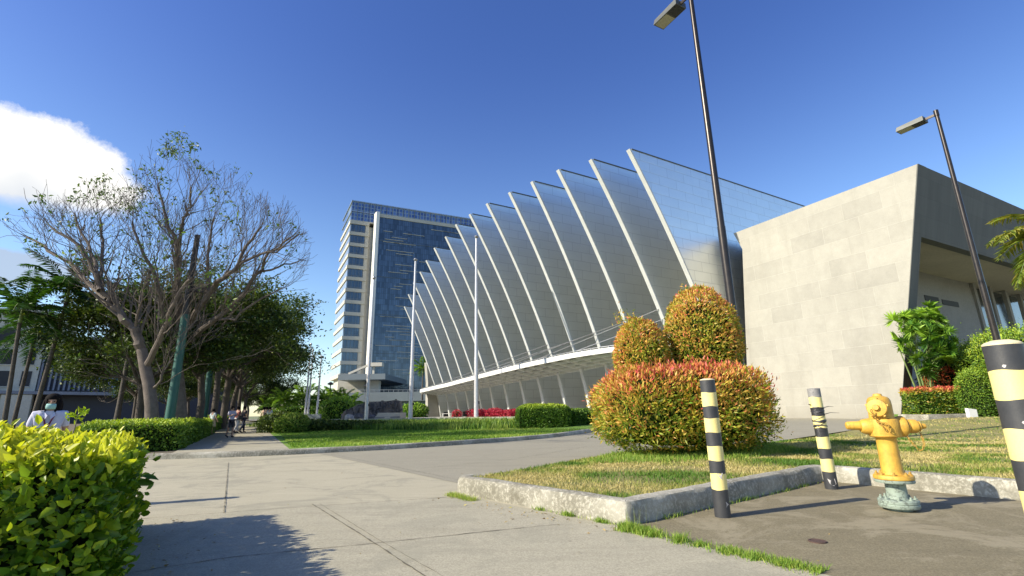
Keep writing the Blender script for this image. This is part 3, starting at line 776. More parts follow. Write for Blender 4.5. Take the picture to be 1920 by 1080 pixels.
for k, (za, zb) in enumerate(((.90, .80), (.84, .93), (.93, 1.02))):
    mb.tube([((.09) * cos(a2 + x), .09 * sin(a2 + x), za + (zb - za) * (x + 1.2) / 2.4) for x in np.linspace(-1.2, 1.2, 9)], .003, 5)
for (dx, dz, L) in ((1.0, 1.03, .22), (.9, 1.12, .16)):
    a = a2 + dx; p = Vector((.09 * cos(a), .09 * sin(a), dz)); mb.tube([p, p + Vector((.1, .01, .02)), p + Vector((L, .0, .012))], [.006, .004, .002], 5)
mb.tube([(.09 * cos(a2 - .9), .09 * sin(a2 - .9), 1.17), (.09 * cos(a2 - .9) - .03, .09 * sin(a2 - .9), 1.175)], .008, 6)
mb.build('loose_tape', M['tape'], bo2)
mb = MB(); chip(mb, 0, .1, .086, a2 + .1, [(-.045, .05), (-.01, .03), (.05, .05), (.06, -.02), (.02, -.045), (-.02, -.02)]); mb.build('paint_chip', M['chip'], bo2)
p3 = P(1878, 645, 2.92)
h3 = p3.z - .01
b3 = bands_of(h3, [0, .10, .215, .325, .44, .555, .67, .785, .88, 1.0], [0, 1, 0, 1, 0, 1, 0, 1, 0])
bo3 = bollard('bollard', 'nearest striped bollard with a domed cream top, cut by the right edge', (p3.x, p3.y, 0), h3, .092, b3, ('blk', 'ylw'), dome=.02)
mb = MB(); a3 = math.atan2(-p3.y, -p3.x)
for (z, da, s) in ((h3 * .915, -.15, .010), (h3 * .70, .05, .009), (h3 * .69, .16, .006)):
    mb = MB(); chip(mb, 0, z, .0925, a3 + da, [(-s, 0), (-s * .3, s), (s, s * .6), (s * .6, -s * .7), (-s * .2, -s)]); mb.build('paint_chip', M['chip'], bo3)

# ================================================================== HYDRANT
def hydrant():
    t = thing('fire_hydrant', 'yellow fire hydrant with chained caps on a mint green flanged base', 'hydrant', (4.30, 5.87, 0))
    rz = radians(-16)
    def B(n, prof, mat, axis=None, c=(0, 0, 0), seg=32, parent=t):
        mb = MB(); mb.lathe(prof, seg, c=c, axis=axis); return mb.build(n, mat, parent)
    # lower riser with two flanges
    b = B('lower_flange', [(.115, .0), (.115, .03), (.185, .035), (.192, .045), (.192, .072), (.185, .080), (.192, .086), (.192, .112), (.184, .122), (.115, .128)], M['mint'])
    B('riser_pipe', [(.108, .126), (.100, .16), (.098, .27), (.104, .298)], M['mint'])
    mb = MB(); mb.lathe([(.150, .2965), (.186, .298), (.190, .306), (.190, .322), (.184, .3285)], 36); mb.build('gasket_flange', M['mint'], t)
    B('upper_flange', [(.186, .3305), (.193, .338), (.193, .366), (.186, .376), (.12, .386), (.112, .40)], M['yellow'])
    for k in range(8):
        a = 2 * pi * k / 8 + .2
        for (z, rr, m, nn) in ((.386, .155, 'yellow_old', 'bolt'), (.13, .155, 'mint', 'bolt')):
            mb = MB(); c = (rr * cos(a), rr * sin(a), z - .012)
            mb.lathe([(.021, .0), (.021, .020), (.012, .0205), (.012, .040), (.002, .042)], 6, c=c, smooth=False); mb.build(nn, M[m], t)
    # barrel
    B('barrel', [(.112, .384), (.106, .42), (.103, .46), (.099, .70), (.100, .77), (.108, .782), (.150, .792), (.158, .802), (.158, .812), (.162, .83), (.163, .90), (.163, .955), (.155, .985), (.13, 1.0)], M['yellow'])
    # bonnet (upper dome seen with the pumper nozzle facing the camera-left)
    B('bonnet', [(.128, .985), (.124, 1.01), (.120, 1.08), (.120, 1.15), (.118, 1.19), (.106, 1.222), (.085, 1.240), (.05, 1.250), (.045, 1.262), (.042, 1.275), (.0005, 1.282)], M['yellow'])
    # steamer nozzle towards the camera, ribbed cap pointing slightly left
    f = Vector((-.72, -.69, .10)).normalized()
    c0 = Vector((0, 0, 1.10))
    cap = B('steamer_cap', [(.070, .07), (.088, .085), (.088, .118), (.098, .120), (.102, .128), (.102, .168), (.095, .178), (.060, .186), (.036, .190), (.034, .214), (.028, .222), (.0005, .223)], M['yellow'], axis=f, c=c0)
    sd0 = f.cross(Vector((0, 0, 1))).normalized(); u0 = sd0.cross(f)
    for k in range(5):
        a = radians(20 + 72 * k); mb = MB(); cc = c0 + f * .148 + (sd0 * cos(a) + u0 * sin(a)) * .103
        mb.tube([cc - f * .022, cc + f * .018], [.018, .013], 8); mb.build('lug', M['yellow'], cap)
    # side outlets
    ax = Vector((cos(rz), sin(rz), 0))
    zc = .905
    L = B('side_outlet', [(.095, .12), (.092, .16), (.078, .215), (.062, .235)], M['yellow'], axis=-ax, c=(0, 0, zc))
    B('outlet_cap', [(.052, .23), (.054, .24), (.050, .26), (.046, .36), (.040, .375), (.034, .38), (.0005, .382)], M['yellow'], axis=-ax + Vector((0, 0, .0)), c=(0, 0, zc + .012), parent=L)
    Rr = B('side_outlet', [(.105, .12), (.110, .145), (.116, .165), (.117, .195), (.108, .208), (.075, .212)], M['yellow'], axis=ax, c=(0, 0, zc))
    B('collar', [(.074, .208), (.083, .222), (.083, .236), (.072, .244)], M['yellow'], axis=ax, c=(0, 0, zc), parent=Rr)
    B('outlet_cap', [(.064, .24), (.075, .25), (.077, .262), (.076, .31), (.070, .325), (.048, .332), (.048, .34), (.054, .344), (.054, .352), (.032, .358), (.030, .40), (.024, .412), (.0005, .413)], M['yellow'], axis=ax, c=(0, 0, zc), parent=Rr, seg=20)
    # chains: alternating oval links
    def chain(pts, r, wire, mat):
        mb = MB(); pts = [Vector(p) for p in pts]
        dense = []
        for i in range(len(pts) - 1):
            n = max(1, int((pts[i + 1] - pts[i]).length / (r * 1.7)))
            for k in range(n): dense.append(pts[i] + (pts[i + 1] - pts[i]) * k / n)
        for i in range(len(dense) - 1):
            a, b = dense[i], dense[i + 1]; d = (b - a).normalized(); s = d.cross(Vector((0, 1, .2))).normalized(); u = s.cross(d)
            if i % 2: s, u = u, s
            c = (a + b) / 2; ring = [c + d * r * 1.25 * cos(x) + s * r * .72 * sin(x) for x in np.linspace(0, 2 * pi, 9)]
            mb.tube(ring, wire, 5, cap=False)
        return mb.build('chain', mat, t)
    fr = Vector((0, -1, 0)); camdir = Vector((-4.3, -5.87, 0)).normalized(); right = Vector((-camdir.y, camdir.x, 0))
    def S(px, z, out): return camdir * out + right * px + Vector((0, 0, z))
    chain([S(-.085, 1.10, .25), S(-.07, 1.04, .22), S(-.055, .985, .19), S(-.03, .94, .18), S(.0, .90, .18), S(.02, .86, .178), S(.04, .82, .176)], .016, .0045, M['yellow_old'])
    chain([S(-.05, .98, .185), S(-.02, .955, .20), S(.015, .95, .195), S(.04, .93, .19), S(.055, .88, .18), S(.045, .83, .178)], .015, .0045, M['yellow_old'])
    e = ax * .345 + Vector((0, 0, zc - .05))
    chain([e, e + Vector((.012, 0, -.06)), e + Vector((.005, -.02, -.14)), e + Vector((-.03, -.03, -.20)), e + Vector((-.07, -.03, -.215)), e + Vector((-.115, -.03, -.16)), e + Vector((-.15, -.02, -.09)), e + Vector((-.17, 0, -.04))], .014, .004, M['yellow_old'])
    return t
hydrant()
# iron cover let into the pad
c = GT(1533, 1017)
mb = MB(); mb.lathe([(.072, .0), (.072, .012), (.058, .0125), (.056, .009), (.0005, .010)], 20, c=(c.x, c.y, 0.003))
M['rust'] = pm('rusty_iron', (.10, .06, .045), (.05, .03, .025), 40, .85)
tag(mb.build('valve_cover', M['rust']), 'small round rusty iron cover set in the dark pad', 'valve cover')

# ================================================================== LAMPS
def lamp(label, base, h, r0, r1, group='tall dark lamp posts'):
    t = thing('street_lamp', label, 'lamp post', base, 0, group)
    mb = MB(); mb.tube([(0, 0, .1), (0, 0, h * .42)], [r0, r0 * .93], 16); mb.tube([(0, 0, h * .42), (0, 0, h)], [r0 * .86, r1], 16)
    mb.lathe([(r0 * 2.1, 0), (r0 * 2.1, .03), (r0 * 1.15, .035), (r0 * 1.1, .12)], 16); mb.build('pole', M['lamp_metal'], t)
    d = W; s = Vector((d.y, -d.x, 0))
    Mx = Matrix((d, -s, Vector((0, 0, 1)))).transposed()
    mb = MB(); mb.box(d * .20 + Vector((0, 0, h - .16)), (.40, .05, .10), M=Mx); mb.tube([(0, 0, h - .24), (0, 0, h + .02)], r1 * 1.25, 14); mb.build('arm', M['lamp_metal'], t)
    z = h - .16
    # housing: shallow tapered box
    def q(a, b, zz): return d * a + s * b + Vector((0, 0, zz))
    a0, a1, b0 = .40, 1.42, .23
    vs = [q(a0, -b0, z - .10), q(a1, -b0, z - .10), q(a1, b0, z - .10), q(a0, b0, z - .10), q(a0, -b0, z + .10), q(a1 - .04, -b0 + .03, z + .09), q(a1 - .04, b0 - .03, z + .09), q(a0, b0, z + .10)]
    mb = MB(); mb.add(vs, [(3, 2, 1, 0), (4, 5, 6, 7), (0, 1, 5, 4), (1, 2, 6, 5), (2, 3, 7, 6), (3, 0, 4, 7)])
    hd = mb.build('lamp_head', M['lamp_grey'], t)
    mb = MB(); mb.prism([q(a0 + .03, -b0 + .03, z - .104), q(a0 + .42, -b0 + .03, z - .104), q(a0 + .42, b0 - .03, z - .104), q(a0 + .03, b0 - .03, z - .104)], (0, 0, -.012)); mb.build('gear_cover', M['dark'], hd)
    mb = MB(); mb.prism([q(a0 + .46, -b0 + .03, z - .104), q(a1 - .04, -b0 + .03, z - .104), q(a1 - .04, b0 - .03, z - .104), q(a0 + .46, b0 - .03, z - .104)], (0, 0, -.008)); mb.build('lens', M['lens'], hd)
    return t
pb = P(1381, 640, 12.7); lamp('tall dark lamp post rising behind the big red and green shrub', (pb.x, pb.y, .18), P(1288, -18, 12.7).z - .18, .115, .070)
pb = P(1868, 632, 18.0); lamp('thinner looking dark lamp post in front of the shaded side of the stone building', (pb.x, pb.y, .2), P(1757, 208, 18).z - .2, .115, .070)

# ================================================================== HEDGES AND SHRUBS
def super_pts(n, c, r, e=2.6, zmin=-1.0, jit=.06, lump=.06, seed=0):
    """points + outward normals on a bumpy superellipsoid"""
    d = unit(rng.normal(size=(n, 3)))
    k = (np.abs(d[:, 0]) ** e + np.abs(d[:, 1]) ** e + np.abs(d[:, 2]) ** e) ** (-1 / e)
    q = d * k[:, None]
    keep = q[:, 2] > zmin; q = q[keep]; d = d[keep]
    lum = np.array([noise.noise(Vector((a * 2.2 + seed, b * 2.2, cc * 2.2))) * lump + noise.noise(Vector((a * 6 + seed, b * 6, cc * 6))) * lump * .6 for a, b, cc in q])
    q = q * (1 + lum + rng.normal(0, jit, len(q)) - jit)[:, None]
    nr = np.sign(q) * np.abs(q) ** (e - 1) / np.array(r)
    return q * np.array(r) + np.array(c), unit(nr)
def core_blob(mb, c, r, e, zmin, s=.84):
    nu, nv = 28, 16; vs = []
    for j in range(nv + 1):
        v = -pi / 2 + pi * j / nv
        for i in range(nu):
            u = 2 * pi * i / nu; d = Vector((cos(v) * cos(u), cos(v) * sin(u), sin(v)))
            k = (abs(d.x) ** e + abs(d.y) ** e + abs(d.z) ** e) ** (-1 / e); q = d * k * s
            q.z = max(q.z, zmin); vs.append(Vector((c[0] + q.x * r[0], c[1] + q.y * r[1], c[2] + q.z * r[2])))
    fs = [(j * nu + i, j * nu + (i + 1) % nu, (j + 1) * nu + (i + 1) % nu, (j + 1) * nu + i) for j in range(nv) for i in range(nu)]
    mb.add(vs, fs, 0, True)

# ---- big red and green shrub on the island
t = thing('topiary_shrub', 'large clipped red and green shrub topped by two cones, on the kerbed island', 'shrub', (3.68, 11.25, .18))
o3 = np.array([3.75, 11.25, .18])
def toner(q, z0, z1, base, amp):
    return np.clip(base + amp * (q[:, 2] - z0) / (z1 - z0), 0, 1)
low_c = (0, 0, .98); low_r = (1.78, 1.58, .90)
q, nr = super_pts(36000, low_c, low_r, 3.3, -.93, .045, .10, 1)
side_l = -(nr[:, 0]) * .0
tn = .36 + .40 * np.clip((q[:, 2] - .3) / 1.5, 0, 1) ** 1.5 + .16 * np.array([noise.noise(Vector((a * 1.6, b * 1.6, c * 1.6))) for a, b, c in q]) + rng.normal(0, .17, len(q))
leaf_mesh('foliage', q, nr, rng.uniform(.05, .135, len(q)), M['top_leaf'], np.clip(tn, 0, 1), t, aspect=.29, up=.45, spread=.55)
for nm, c, r, ndv, sh in (('right', (.80, .15, 2.55), (.86, .8, 1.22), 17000, 0), ('left', (-.72, .0, 2.15), (.60, .62, .86), 10000, 1)):
    q, nr = super_pts(ndv, c, r, 2.15, -.9, .03, .06, 5 + sh)
    # cone: pull in towards the top
    hgt = np.clip((q[:, 2] - c[2]) / r[2], -1, 1); f = 1 - .16 * np.clip(hgt, 0, 1) ** 1.2
    q[:, 0] = c[0] + (q[:, 0] - c[0]) * f; q[:, 1] = c[1] + (q[:, 1] - c[1]) * f
    tn = .52 + .14 * hgt + .2 * np.array([noise.noise(Vector((a * 2, b * 2, cc * 2))) for a, b, cc in q]) + rng.normal(0, .15, len(q))
    leaf_mesh('foliage', q, nr, rng.uniform(.055, .105, len(q)), M['top_leaf'], np.clip(tn, 0, 1), t, aspect=.32, up=.4, spread=.6)
# loose shoots
n = 420; a_s = rng.uniform(0, 2 * pi, n); rr_s = rng.uniform(.25, 1, n) ** .5
ss_ = np.column_stack([1.55 * rr_s * np.cos(a_s), 1.4 * rr_s * np.sin(a_s), 1.86 - .22 * rr_s ** 4 + rng.uniform(-.02, .16, n)])
leaf_mesh('leaves', ss_, np.tile([0, 0, 1.0], (n, 1)) + rng.normal(0, .4, (n, 3)), rng.uniform(.08, .15, n), M['top_leaf'], np.clip(rng.normal(.88, .12, n), 0, 1), t, aspect=.24, up=.9, spread=.5)
sh = []
for (cx, cy, cz, n_, s_) in ((-1.02, .0, 3.02, 130, .12), (-.85, .05, 2.95, 90, .1), (.5, 0, 3.70, 60, .08)):
    sh.append(np.array([cx, cy, cz]) + rng.normal(0, 1, (n_, 3)) * np.array([s_, s_, s_ * 1.1]))
sh = np.concatenate(sh); leaf_mesh('leaves', sh, unit(rng.normal(size=sh.shape)), rng.uniform(.06, .11, len(sh)), M['top_leaf'], np.clip(rng.normal(.45, .2, len(sh)), 0, 1), t, aspect=.3, up=.4)
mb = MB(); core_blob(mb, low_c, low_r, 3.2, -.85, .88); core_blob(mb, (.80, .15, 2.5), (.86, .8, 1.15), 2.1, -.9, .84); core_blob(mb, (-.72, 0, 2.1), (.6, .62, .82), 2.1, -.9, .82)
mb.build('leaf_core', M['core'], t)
for (x, y, r_) in ((-.95, -.2, .035), (-.55, .1, .06), (.05, -.1, .09), (.45, .2, .10), (.95, 0, .10), (1.25, .3, .09), (.7, .5, .07)):
    mb = MB(); mb.tube([(x, y, -.02), (x + random.uniform(-.05, .05), y, .3), (x * .8, y * .7, .75)], [r_ * .6, r_ * .5, r_ * .4], 8); mb.build('stem', M['bark_dark'], t)

# ---- bright yellow-green hedge at the lower left
A = np.array([-2.60, 3.35]); Bq = np.array([-4.26, 5.72]); wd = np.array([-.84, -.54]) * 3.6
def box_hedge(name, label, A, B, wvec, h, hm, leafmat, cnt, size, top_tone, side_tone, core=True, group=None, fine=False, h_edge=None, rnd=.18, jit=.03, bulge=.05):
    """hedge over the parallelogram A-B-(B+w)-(A+w): leaves over top and four sides, rounded edges"""
    A = np.array(A, float); B = np.array(B, float); wv = np.array(wvec, float)
    lu = np.linalg.norm(B - A); lv = np.linalg.norm(wv); z0 = H(*((A + B) / 2))
    t = thing(name, label, 'hedge', (A[0], A[1], z0), 0, group)
    U_ = (B - A) / lu; V_ = wv / lv
    areas = [lu * lv, lu * h, lu * h, lv * h, lv * h]; tot = sum(areas)
    qs = []; ns = []; tp = []
    for k, a in enumerate(areas):
        m_ = int(cnt * a / tot); u = rng.uniform(0, 1, m_); v = rng.uniform(0, 1, m_)
        if k == 0: p = np.column_stack([u * lu, v * lv, np.full(m_, h)]); nn = np.tile([0, 0, 1.0], (m_, 1))
        elif k == 1: p = np.column_stack([u * lu, np.zeros(m_), v * h]); nn = np.tile([0, -1.0, 0], (m_, 1))
        elif k == 2: p = np.column_stack([u * lu, np.full(m_, lv), v * h]); nn = np.tile([0, 1.0, 0], (m_, 1))
        elif k == 3: p = np.column_stack([np.zeros(m_), u * lv, v * h]); nn = np.tile([-1.0, 0, 0], (m_, 1))
        else: p = np.column_stack([np.full(m_, lu), u * lv, v * h]); nn = np.tile([1.0, 0, 0], (m_, 1))
        qs.append(p); ns.append(nn); tp.append(np.full(m_, k == 0))
    q = np.concatenate(qs); nn = np.concatenate(ns); top = np.concatenate(tp)
    # round the edges: project onto a rounded box
    R_ = rnd; cx = np.clip(q[:, 0], R_, lu - R_); cy = np.clip(q[:, 1], R_, lv - R_); cz = np.minimum(q[:, 2], h - R_)
    cc = np.column_stack([cx, cy, cz]); dv = q - cc; ln = np.linalg.norm(dv, axis=1)
    ok = ln > 1e-6; out = q.copy(); out[ok] = cc[ok] + dv[ok] / ln[ok][:, None] * R_; n2 = nn.copy(); n2[ok] = dv[ok] / ln[ok][:, None]
    lum = np.array([noise.noise(Vector((a * 1.3 + A[0], b * 1.3, c * 1.5))) + .5 * noise.noise(Vector((a * 4.2, b * 4.2 + A[1], c * 4.2))) for a, b, c in out])
    out = out + n2 * (lum * bulge + rng.normal(0, jit, len(out)) - jit)[:, None]
    if hm is not None: out[:, 2] *= hm(out[:, 0], out[:, 1])
    zt = np.clip(out[:, 2] / h, 0, 1)
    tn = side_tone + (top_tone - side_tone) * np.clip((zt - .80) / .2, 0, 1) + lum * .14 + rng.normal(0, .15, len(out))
    w3 = np.column_stack([out[:, 0:1] * U_ + out[:, 1:2] * V_, out[:, 2]])
    n3 = np.column_stack([n2[:, 0:1] * U_ + n2[:, 1:2] * V_, n2[:, 2]])
    leaf_mesh('foliage', w3, n3, size * np.clip(rng.lognormal(-.2, .32, len(out)), .35, 1.6), leafmat, np.clip(tn, 0, 1), t, aspect=.5, up=.35, spread=.6, fine=fine)
    if core:
        ins = max(.06, jit * 3 + size * .5); mb = MB(); nu, nv = 12, 12; vs = []; hz = h - ins
        us = np.linspace(ins, lu - ins, nu); vv = np.linspace(ins, lv - ins, nv)
        def wp(a, b, z): p = U_ * a + V_ * b; return (p[0], p[1], z)
        for a in us:
            for b in vv:
                z = hz * (hm(np.array([a]), np.array([b]))[0] if hm is not None else 1); ed = min(a - ins, lu - ins - a, b - ins, lv - ins - b); z -= max(0, .12 - ed) * .7
                vs.append(wp(a, b, z))
        mb.add(vs, [(i * nv + j, (i + 1) * nv + j, (i + 1) * nv + j + 1, i * nv + j + 1) for i in range(nu - 1) for j in range(nv - 1)])
        ring = [(i, 0) for i in range(nu)] + [(nu - 1, j) for j in range(1, nv)] + [(i, nv - 1) for i in range(nu - 2, -1, -1)] + [(0, j) for j in range(nv - 2, 0, -1)]
        top_i = [i * nv + j for i, j in ring]; bot = [(vs[k][0], vs[k][1], .0) for k in top_i]
        tv = [vs[k] for k in top_i]; n_ = len(tv); mb.add(tv + bot, [(k, (k + 1) % n_, n_ + (k + 1) % n_, n_ + k) for k in range(n_)])
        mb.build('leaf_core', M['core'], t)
    return t, U_, V_
hmf = lambda a, b: .955 + .22 * np.clip((b + .15 * a - .3) / 2.0, 0, 1) - .12 * np.clip((b - 2.6) / 1.2, 0, 1) - .10 * np.clip((a - 2.2) / .7, 0, 1)
ht, HU, HV = box_hedge('hedge', 'big bright yellow-green hedge filling the lower left corner', A, Bq, wd, .93, hmf, M['hedge_leaf'], 34000, .085, .86, .36, fine=True, rnd=.16, jit=.05, bulge=.15)  # side leaves toned darker, painting in the less lit faces; top is new growth
# upright young shoots on the top
n = 3800; a = rng.uniform(.05, 2.8, n); b = rng.uniform(.02, 3.5, n)
q = np.column_stack([a[:, None] * HU + b[:, None] * HV, .93 * hmf(a, b) + rng.uniform(-.03, .07, n) * (npnoise(a, b, 2.2, 3) + .8)])
leaf_mesh('leaves', q, np.tile([0, 0, 1.0], (n, 1)) + rng.normal(0, .45, (n, 3)), rng.uniform(.05, .10, n), M['hedge_leaf'], np.clip(rng.normal(.88, .12, n), 0, 1), ht, aspect=.42, up=.8, spread=.6, fine=True)
# the one long leafy sprout
sp = P(146, 776, 3.9); sp = np.array(sp) - np.array(ht.location); g = []
for k in range(30): g.append(sp + rng.normal(0, 1, 3) * np.array([.035, .035, .022]) - np.array([0, 0, .02]))
g = np.array(g); leaf_mesh('leaves', g, unit(rng.normal(size=g.shape) + [0, 0, 1]), rng.uniform(.04, .08, len(g)), M['hedge_leaf'], np.clip(rng.normal(.60, .08, len(g)), 0, 1), ht, aspect=.45, up=.5, fine=True)
mb = MB(); mb.tube([sp - np.array([.02, 0, .22]), sp - np.array([.0, 0, .1]), sp], .004, 5); mb.build('stem', M['bark'], ht)

# ---- second hedge: along the left edge of the path
h2A = Vector((Lp.x - .55, Lp.y + .55, 0)); 
hA = np.array(xy(Lp + W * .3)); hB = np.array(xy(Lp + W * 19)); hw = np.array(xy(-E2)) * 2.6
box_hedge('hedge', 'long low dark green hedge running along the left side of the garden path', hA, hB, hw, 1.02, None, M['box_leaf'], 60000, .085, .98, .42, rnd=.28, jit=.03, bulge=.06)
hA2 = np.array(xy(Lp + W * 20)); hB2 = np.array(xy(Lp + W * 48))
box_hedge('hedge', 'far continuation of the path hedge beyond the first walkers', hA2, hB2, np.array(xy(-E2)) * 1.2, .85, None, M['box_leaf'], 16000, .15, .75, .25, rnd=.2)
# ---- clipped box hedges right of the flagpole
c0 = GT(955, 812); c1 = GT(1078, 806)
a_ = (Vector((c0.x + .45, c0.y + 0.2, 0))); b_ = Vector((c1.x - .1, c1.y + .1, 0)); dn = (b_ - a_).normalized(); nn_ = Vector((-dn.y, dn.x, 0))
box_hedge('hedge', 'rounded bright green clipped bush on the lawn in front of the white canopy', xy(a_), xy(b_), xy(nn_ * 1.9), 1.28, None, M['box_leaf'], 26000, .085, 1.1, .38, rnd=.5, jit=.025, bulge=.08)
box_hedge('hedge', 'darker lower bush just right of the rounded bright bush', xy(b_ + dn * .1 + nn_ * .5), xy(b_ + dn * 1.5 + nn_ * 1.1), xy(nn_ * 1.6), .92, None, M['box_leaf'], 9000, .085, .5, .25, rnd=.3)
# ---- magenta flower bed by the flagpole
f0 = P(872, 790, 41); f1 = P(956, 789, 38.6)
n = 9000; u = rng.uniform(0, 1, n); d_ = np.array(f1 - f0)
pf = np.array(f0) + u[:, None] * d_ + np.array([.55, .83, 0]) * rng.uniform(0, 2.2, n)[:, None]; pf[:, 2] = .50 + rng.uniform(0, 1, n) ** .6 * (.75 + .22 * npnoise(pf[:, 0], pf[:, 1], 1.3, 2))
o = leaf_mesh('flower_bed', pf, unit(rng.normal(size=pf.shape) + [0, 0, .6]), rng.uniform(.08, .16, n), M['magenta'], np.clip(.62 + rng.normal(0, .25, n) - .5 * (u < .12), 0, 1), aspect=.6, up=.5)
tag(o, 'bed of magenta red flowers behind the tallest flagpole', 'flowers', kind='stuff')
# ---- dark low planting at the left of the strap grass
def bush(name, label, c, r, n, mat, size, tone=(.5, .2), e=2.2, cat='bush', group=None, zmin=-.6, lump=.16, stems=True, droop=0, up=.35, jit=.05):
    t = thing(name, label, cat, (c[0], c[1], H(c[0], c[1])), 0, group)
    cz = r[2] * .75
    q, nr = super_pts(n, (0, 0, cz), r, e, zmin, jit, lump, c[0])
    tn = tone[0] + .22 * (q[:, 2] - cz) / r[2] + rng.normal(0, tone[1], len(q))
    leaf_mesh('foliage', q, nr, rng.uniform(size * .6, size * 1.2, len(q)), mat, np.clip(tn, 0, 1), t, aspect=.42, up=up, droop=droop)
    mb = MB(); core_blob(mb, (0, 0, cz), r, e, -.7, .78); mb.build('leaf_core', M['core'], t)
    if stems:
        mb = MB(); mb.tube([(0, 0, -.05), (.02, 0, cz * .6)], [.05, .03], 7); mb.build('stem', M['bark_dark'], t)
    return t
for k, (x, y, D, rx, rz, lb) in enumerate(((524, 806, 31, 1.3, .85, 'dark green shrub at the far left end of the strap grass'), (548, 806, 30, .9, .8, 'spiky lighter shrub beside the dark shrub on the lawn'), (590, 806, 31, 1.6, .75, 'dark green low shrub below the three far flagpoles'),
                                        (640, 804, 31, 1.7, .65, 'dark green low shrub in front of the stone bench'), (690, 803, 32, 1.6, .5, 'dark low shrub at the foot of the left tall flagpole'))):
    p = P(x, y, D); bush('shrub', lb, (p.x, p.y), (rx, 1.0, rz * (.85 if k < 2 else .58)), 5000, M['liriope'] if k == 1 else M['tree_leaf'], .16, (.55 if k == 1 else .4, .25), group='shrubs at the plaza edge')

# ================================================================== CONCERT HALL WITH CURVED FINS
FU = Vector((sin(radians(60)), cos(radians(60)), 0)); FN = Vector((-FU.y, FU.x, 0))
Bx = [(15.7, 37.0), (12.9, 38.3), (10.3, 40.0), (7.8, 42.0), (5.85, 43.9), (3.9, 45.9), (2.05, 48.0), (.3, 50.1), (-1.45, 52.3), (-3.1, 54.5), (-4.66, 57.0), (-6.3, 59.4), (-7.86, 61.9), (-9.4, 64.4), (-10.95, 67.0)]
tops = [(1178, 281), (1107, 300), (1046, 319), (997, 341), (955, 361), (913, 382), (881, 402), (855, 421), (835.6, 444), (814.6, 465), (799.5, 488.5), (788, 509.7), (776, 530), (766, 552), (758.6, 575)]
hall = thing('concert_hall', 'silver hall with a row of leaning curved fins above a white curved canopy', 'building', (0, 0, 0))
def PS(z):
    t = z - 5.9
    if t > 0: return -(.2 + .36 * t + .0075 * t * t)
    return -.2 - .36 * t - .022 * t * t
def hitplane(px, q, nrm):
    d = ray(*px); return CAM + d * ((Vector(q) - CAM).dot(nrm) / d.dot(nrm))
fin_info = []
FANG = math.atan2(FU.y, FU.x)
for i, (b, tp) in enumerate(zip(Bx, tops)):
    q = Vector((b[0], b[1], 0)); hp = hitplane(tp, q, FN); zt = hp.z; st = (hp - q).dot(FU)
    ds = st - PS(zt)              # remaining shift, spread over the height above the canopy
    sf = lambda z, ds=ds, zt=zt: PS(z) + ds * max(0, (z - 5.0) / (zt - 5.0))
    zb = .2 if i > 3 else .1
    zl = list(np.linspace(zb, zt, 26)); back = 21.0 if i < 3 else 15.0
    front = [(sf(z), z) for z in zl]
    poly = [(s, 0, z) for s, z in front] + [(back, 0, zt), (back, 0, zb)]
    w = .36
    mb = MB(); mb.prism([(s, -w / 2 + .03, z) for s, _, z in poly], (0, w - .06, 0))
    f = mb.build('fin', M['fin'], hall, loc=(q.x, q.y, 0), rz=FANG)
    # pale edge strip, and the darker coping along the top
    mb = MB(); vs = []
    for s, z in front:
        k = .05 if z > 5.6 else .02
        vs += [(s - k, -w / 2, z), (s - k, w / 2, z), (s + .10, w / 2, z), (s + .10, -w / 2, z)]
    m_ = len(front); fs = []
    for a in range(m_ - 1):
        for c_ in range(4): fs.append((a * 4 + c_, a * 4 + (c_ + 1) % 4, (a + 1) * 4 + (c_ + 1) % 4, (a + 1) * 4 + c_))
    fs += [(0, 1, 2, 3), ((m_ - 1) * 4 + 3, (m_ - 1) * 4 + 2, (m_ - 1) * 4 + 1, (m_ - 1) * 4)]
    mb.add(vs, fs); mb.build('edge_strip', M['fin_edge'], f)
    mb = MB(); mb.box(((front[-1][0] + back) / 2 + .1, 0, zt + .04), (back - front[-1][0] - .2, w + .02, .09)); mb.build('coping', M['lamp_grey'], f)
    mb = MB(); mb.box(((sf(1.0) + 8) / 2 + .3, -w / 2 - .0, .75), (8 - sf(1.0) - .4, .16, 1.0)); mb.build('plinth', M['dark'], f)
    fin_info.append((q, sf, zt))
# infill between fins: the inner glazed wall + roof body behind, so the hall is a closed volume
mb = MB(); L1 = []; L2 = []
for (q, sf, zt) in fin_info:
    p = q + FU * 12; L1.append(p)
for i in range(len(L1) - 1):
    a, b = L1[i], L1[i + 1]; z0, z1 = fin_info[i][2] - .6, fin_info[i + 1][2] - .6
    ba, bb_ = a + FU * 8, b + FU * 2.8
    mb.add([(a.x, a.y, 0), (b.x, b.y, 0), (b.x, b.y, z1), (a.x, a.y, z0), (ba.x, ba.y, 0), (bb_.x, bb_.y, 0), (bb_.x, bb_.y, z1), (ba.x, ba.y, z0)],
           [(0, 1, 2, 3), (3, 2, 6, 7), (7, 6, 5, 4), (0, 3, 7, 4), (1, 5, 6, 2)])
mb.build('inner_body', M['wall_grey'], hall)
# end pier at the far left
q, sf, zt = fin_info[-1]
mb = MB()
def FP(q, s, n_, z): return q + FU * s + FN * n_ + Vector((0, 0, z))
pr = [(-.55, .2), (2.1, .2), (1.5, 2.6), (.55, 4.6), (-.6, 7.8), (-.9, 7.9), (-.6, 5.2)]
mb.prism([FP(q, s - .1, .22, z) for s, z in pr], FN * .9)
mb.build('end_pier', M['stone'], hall)
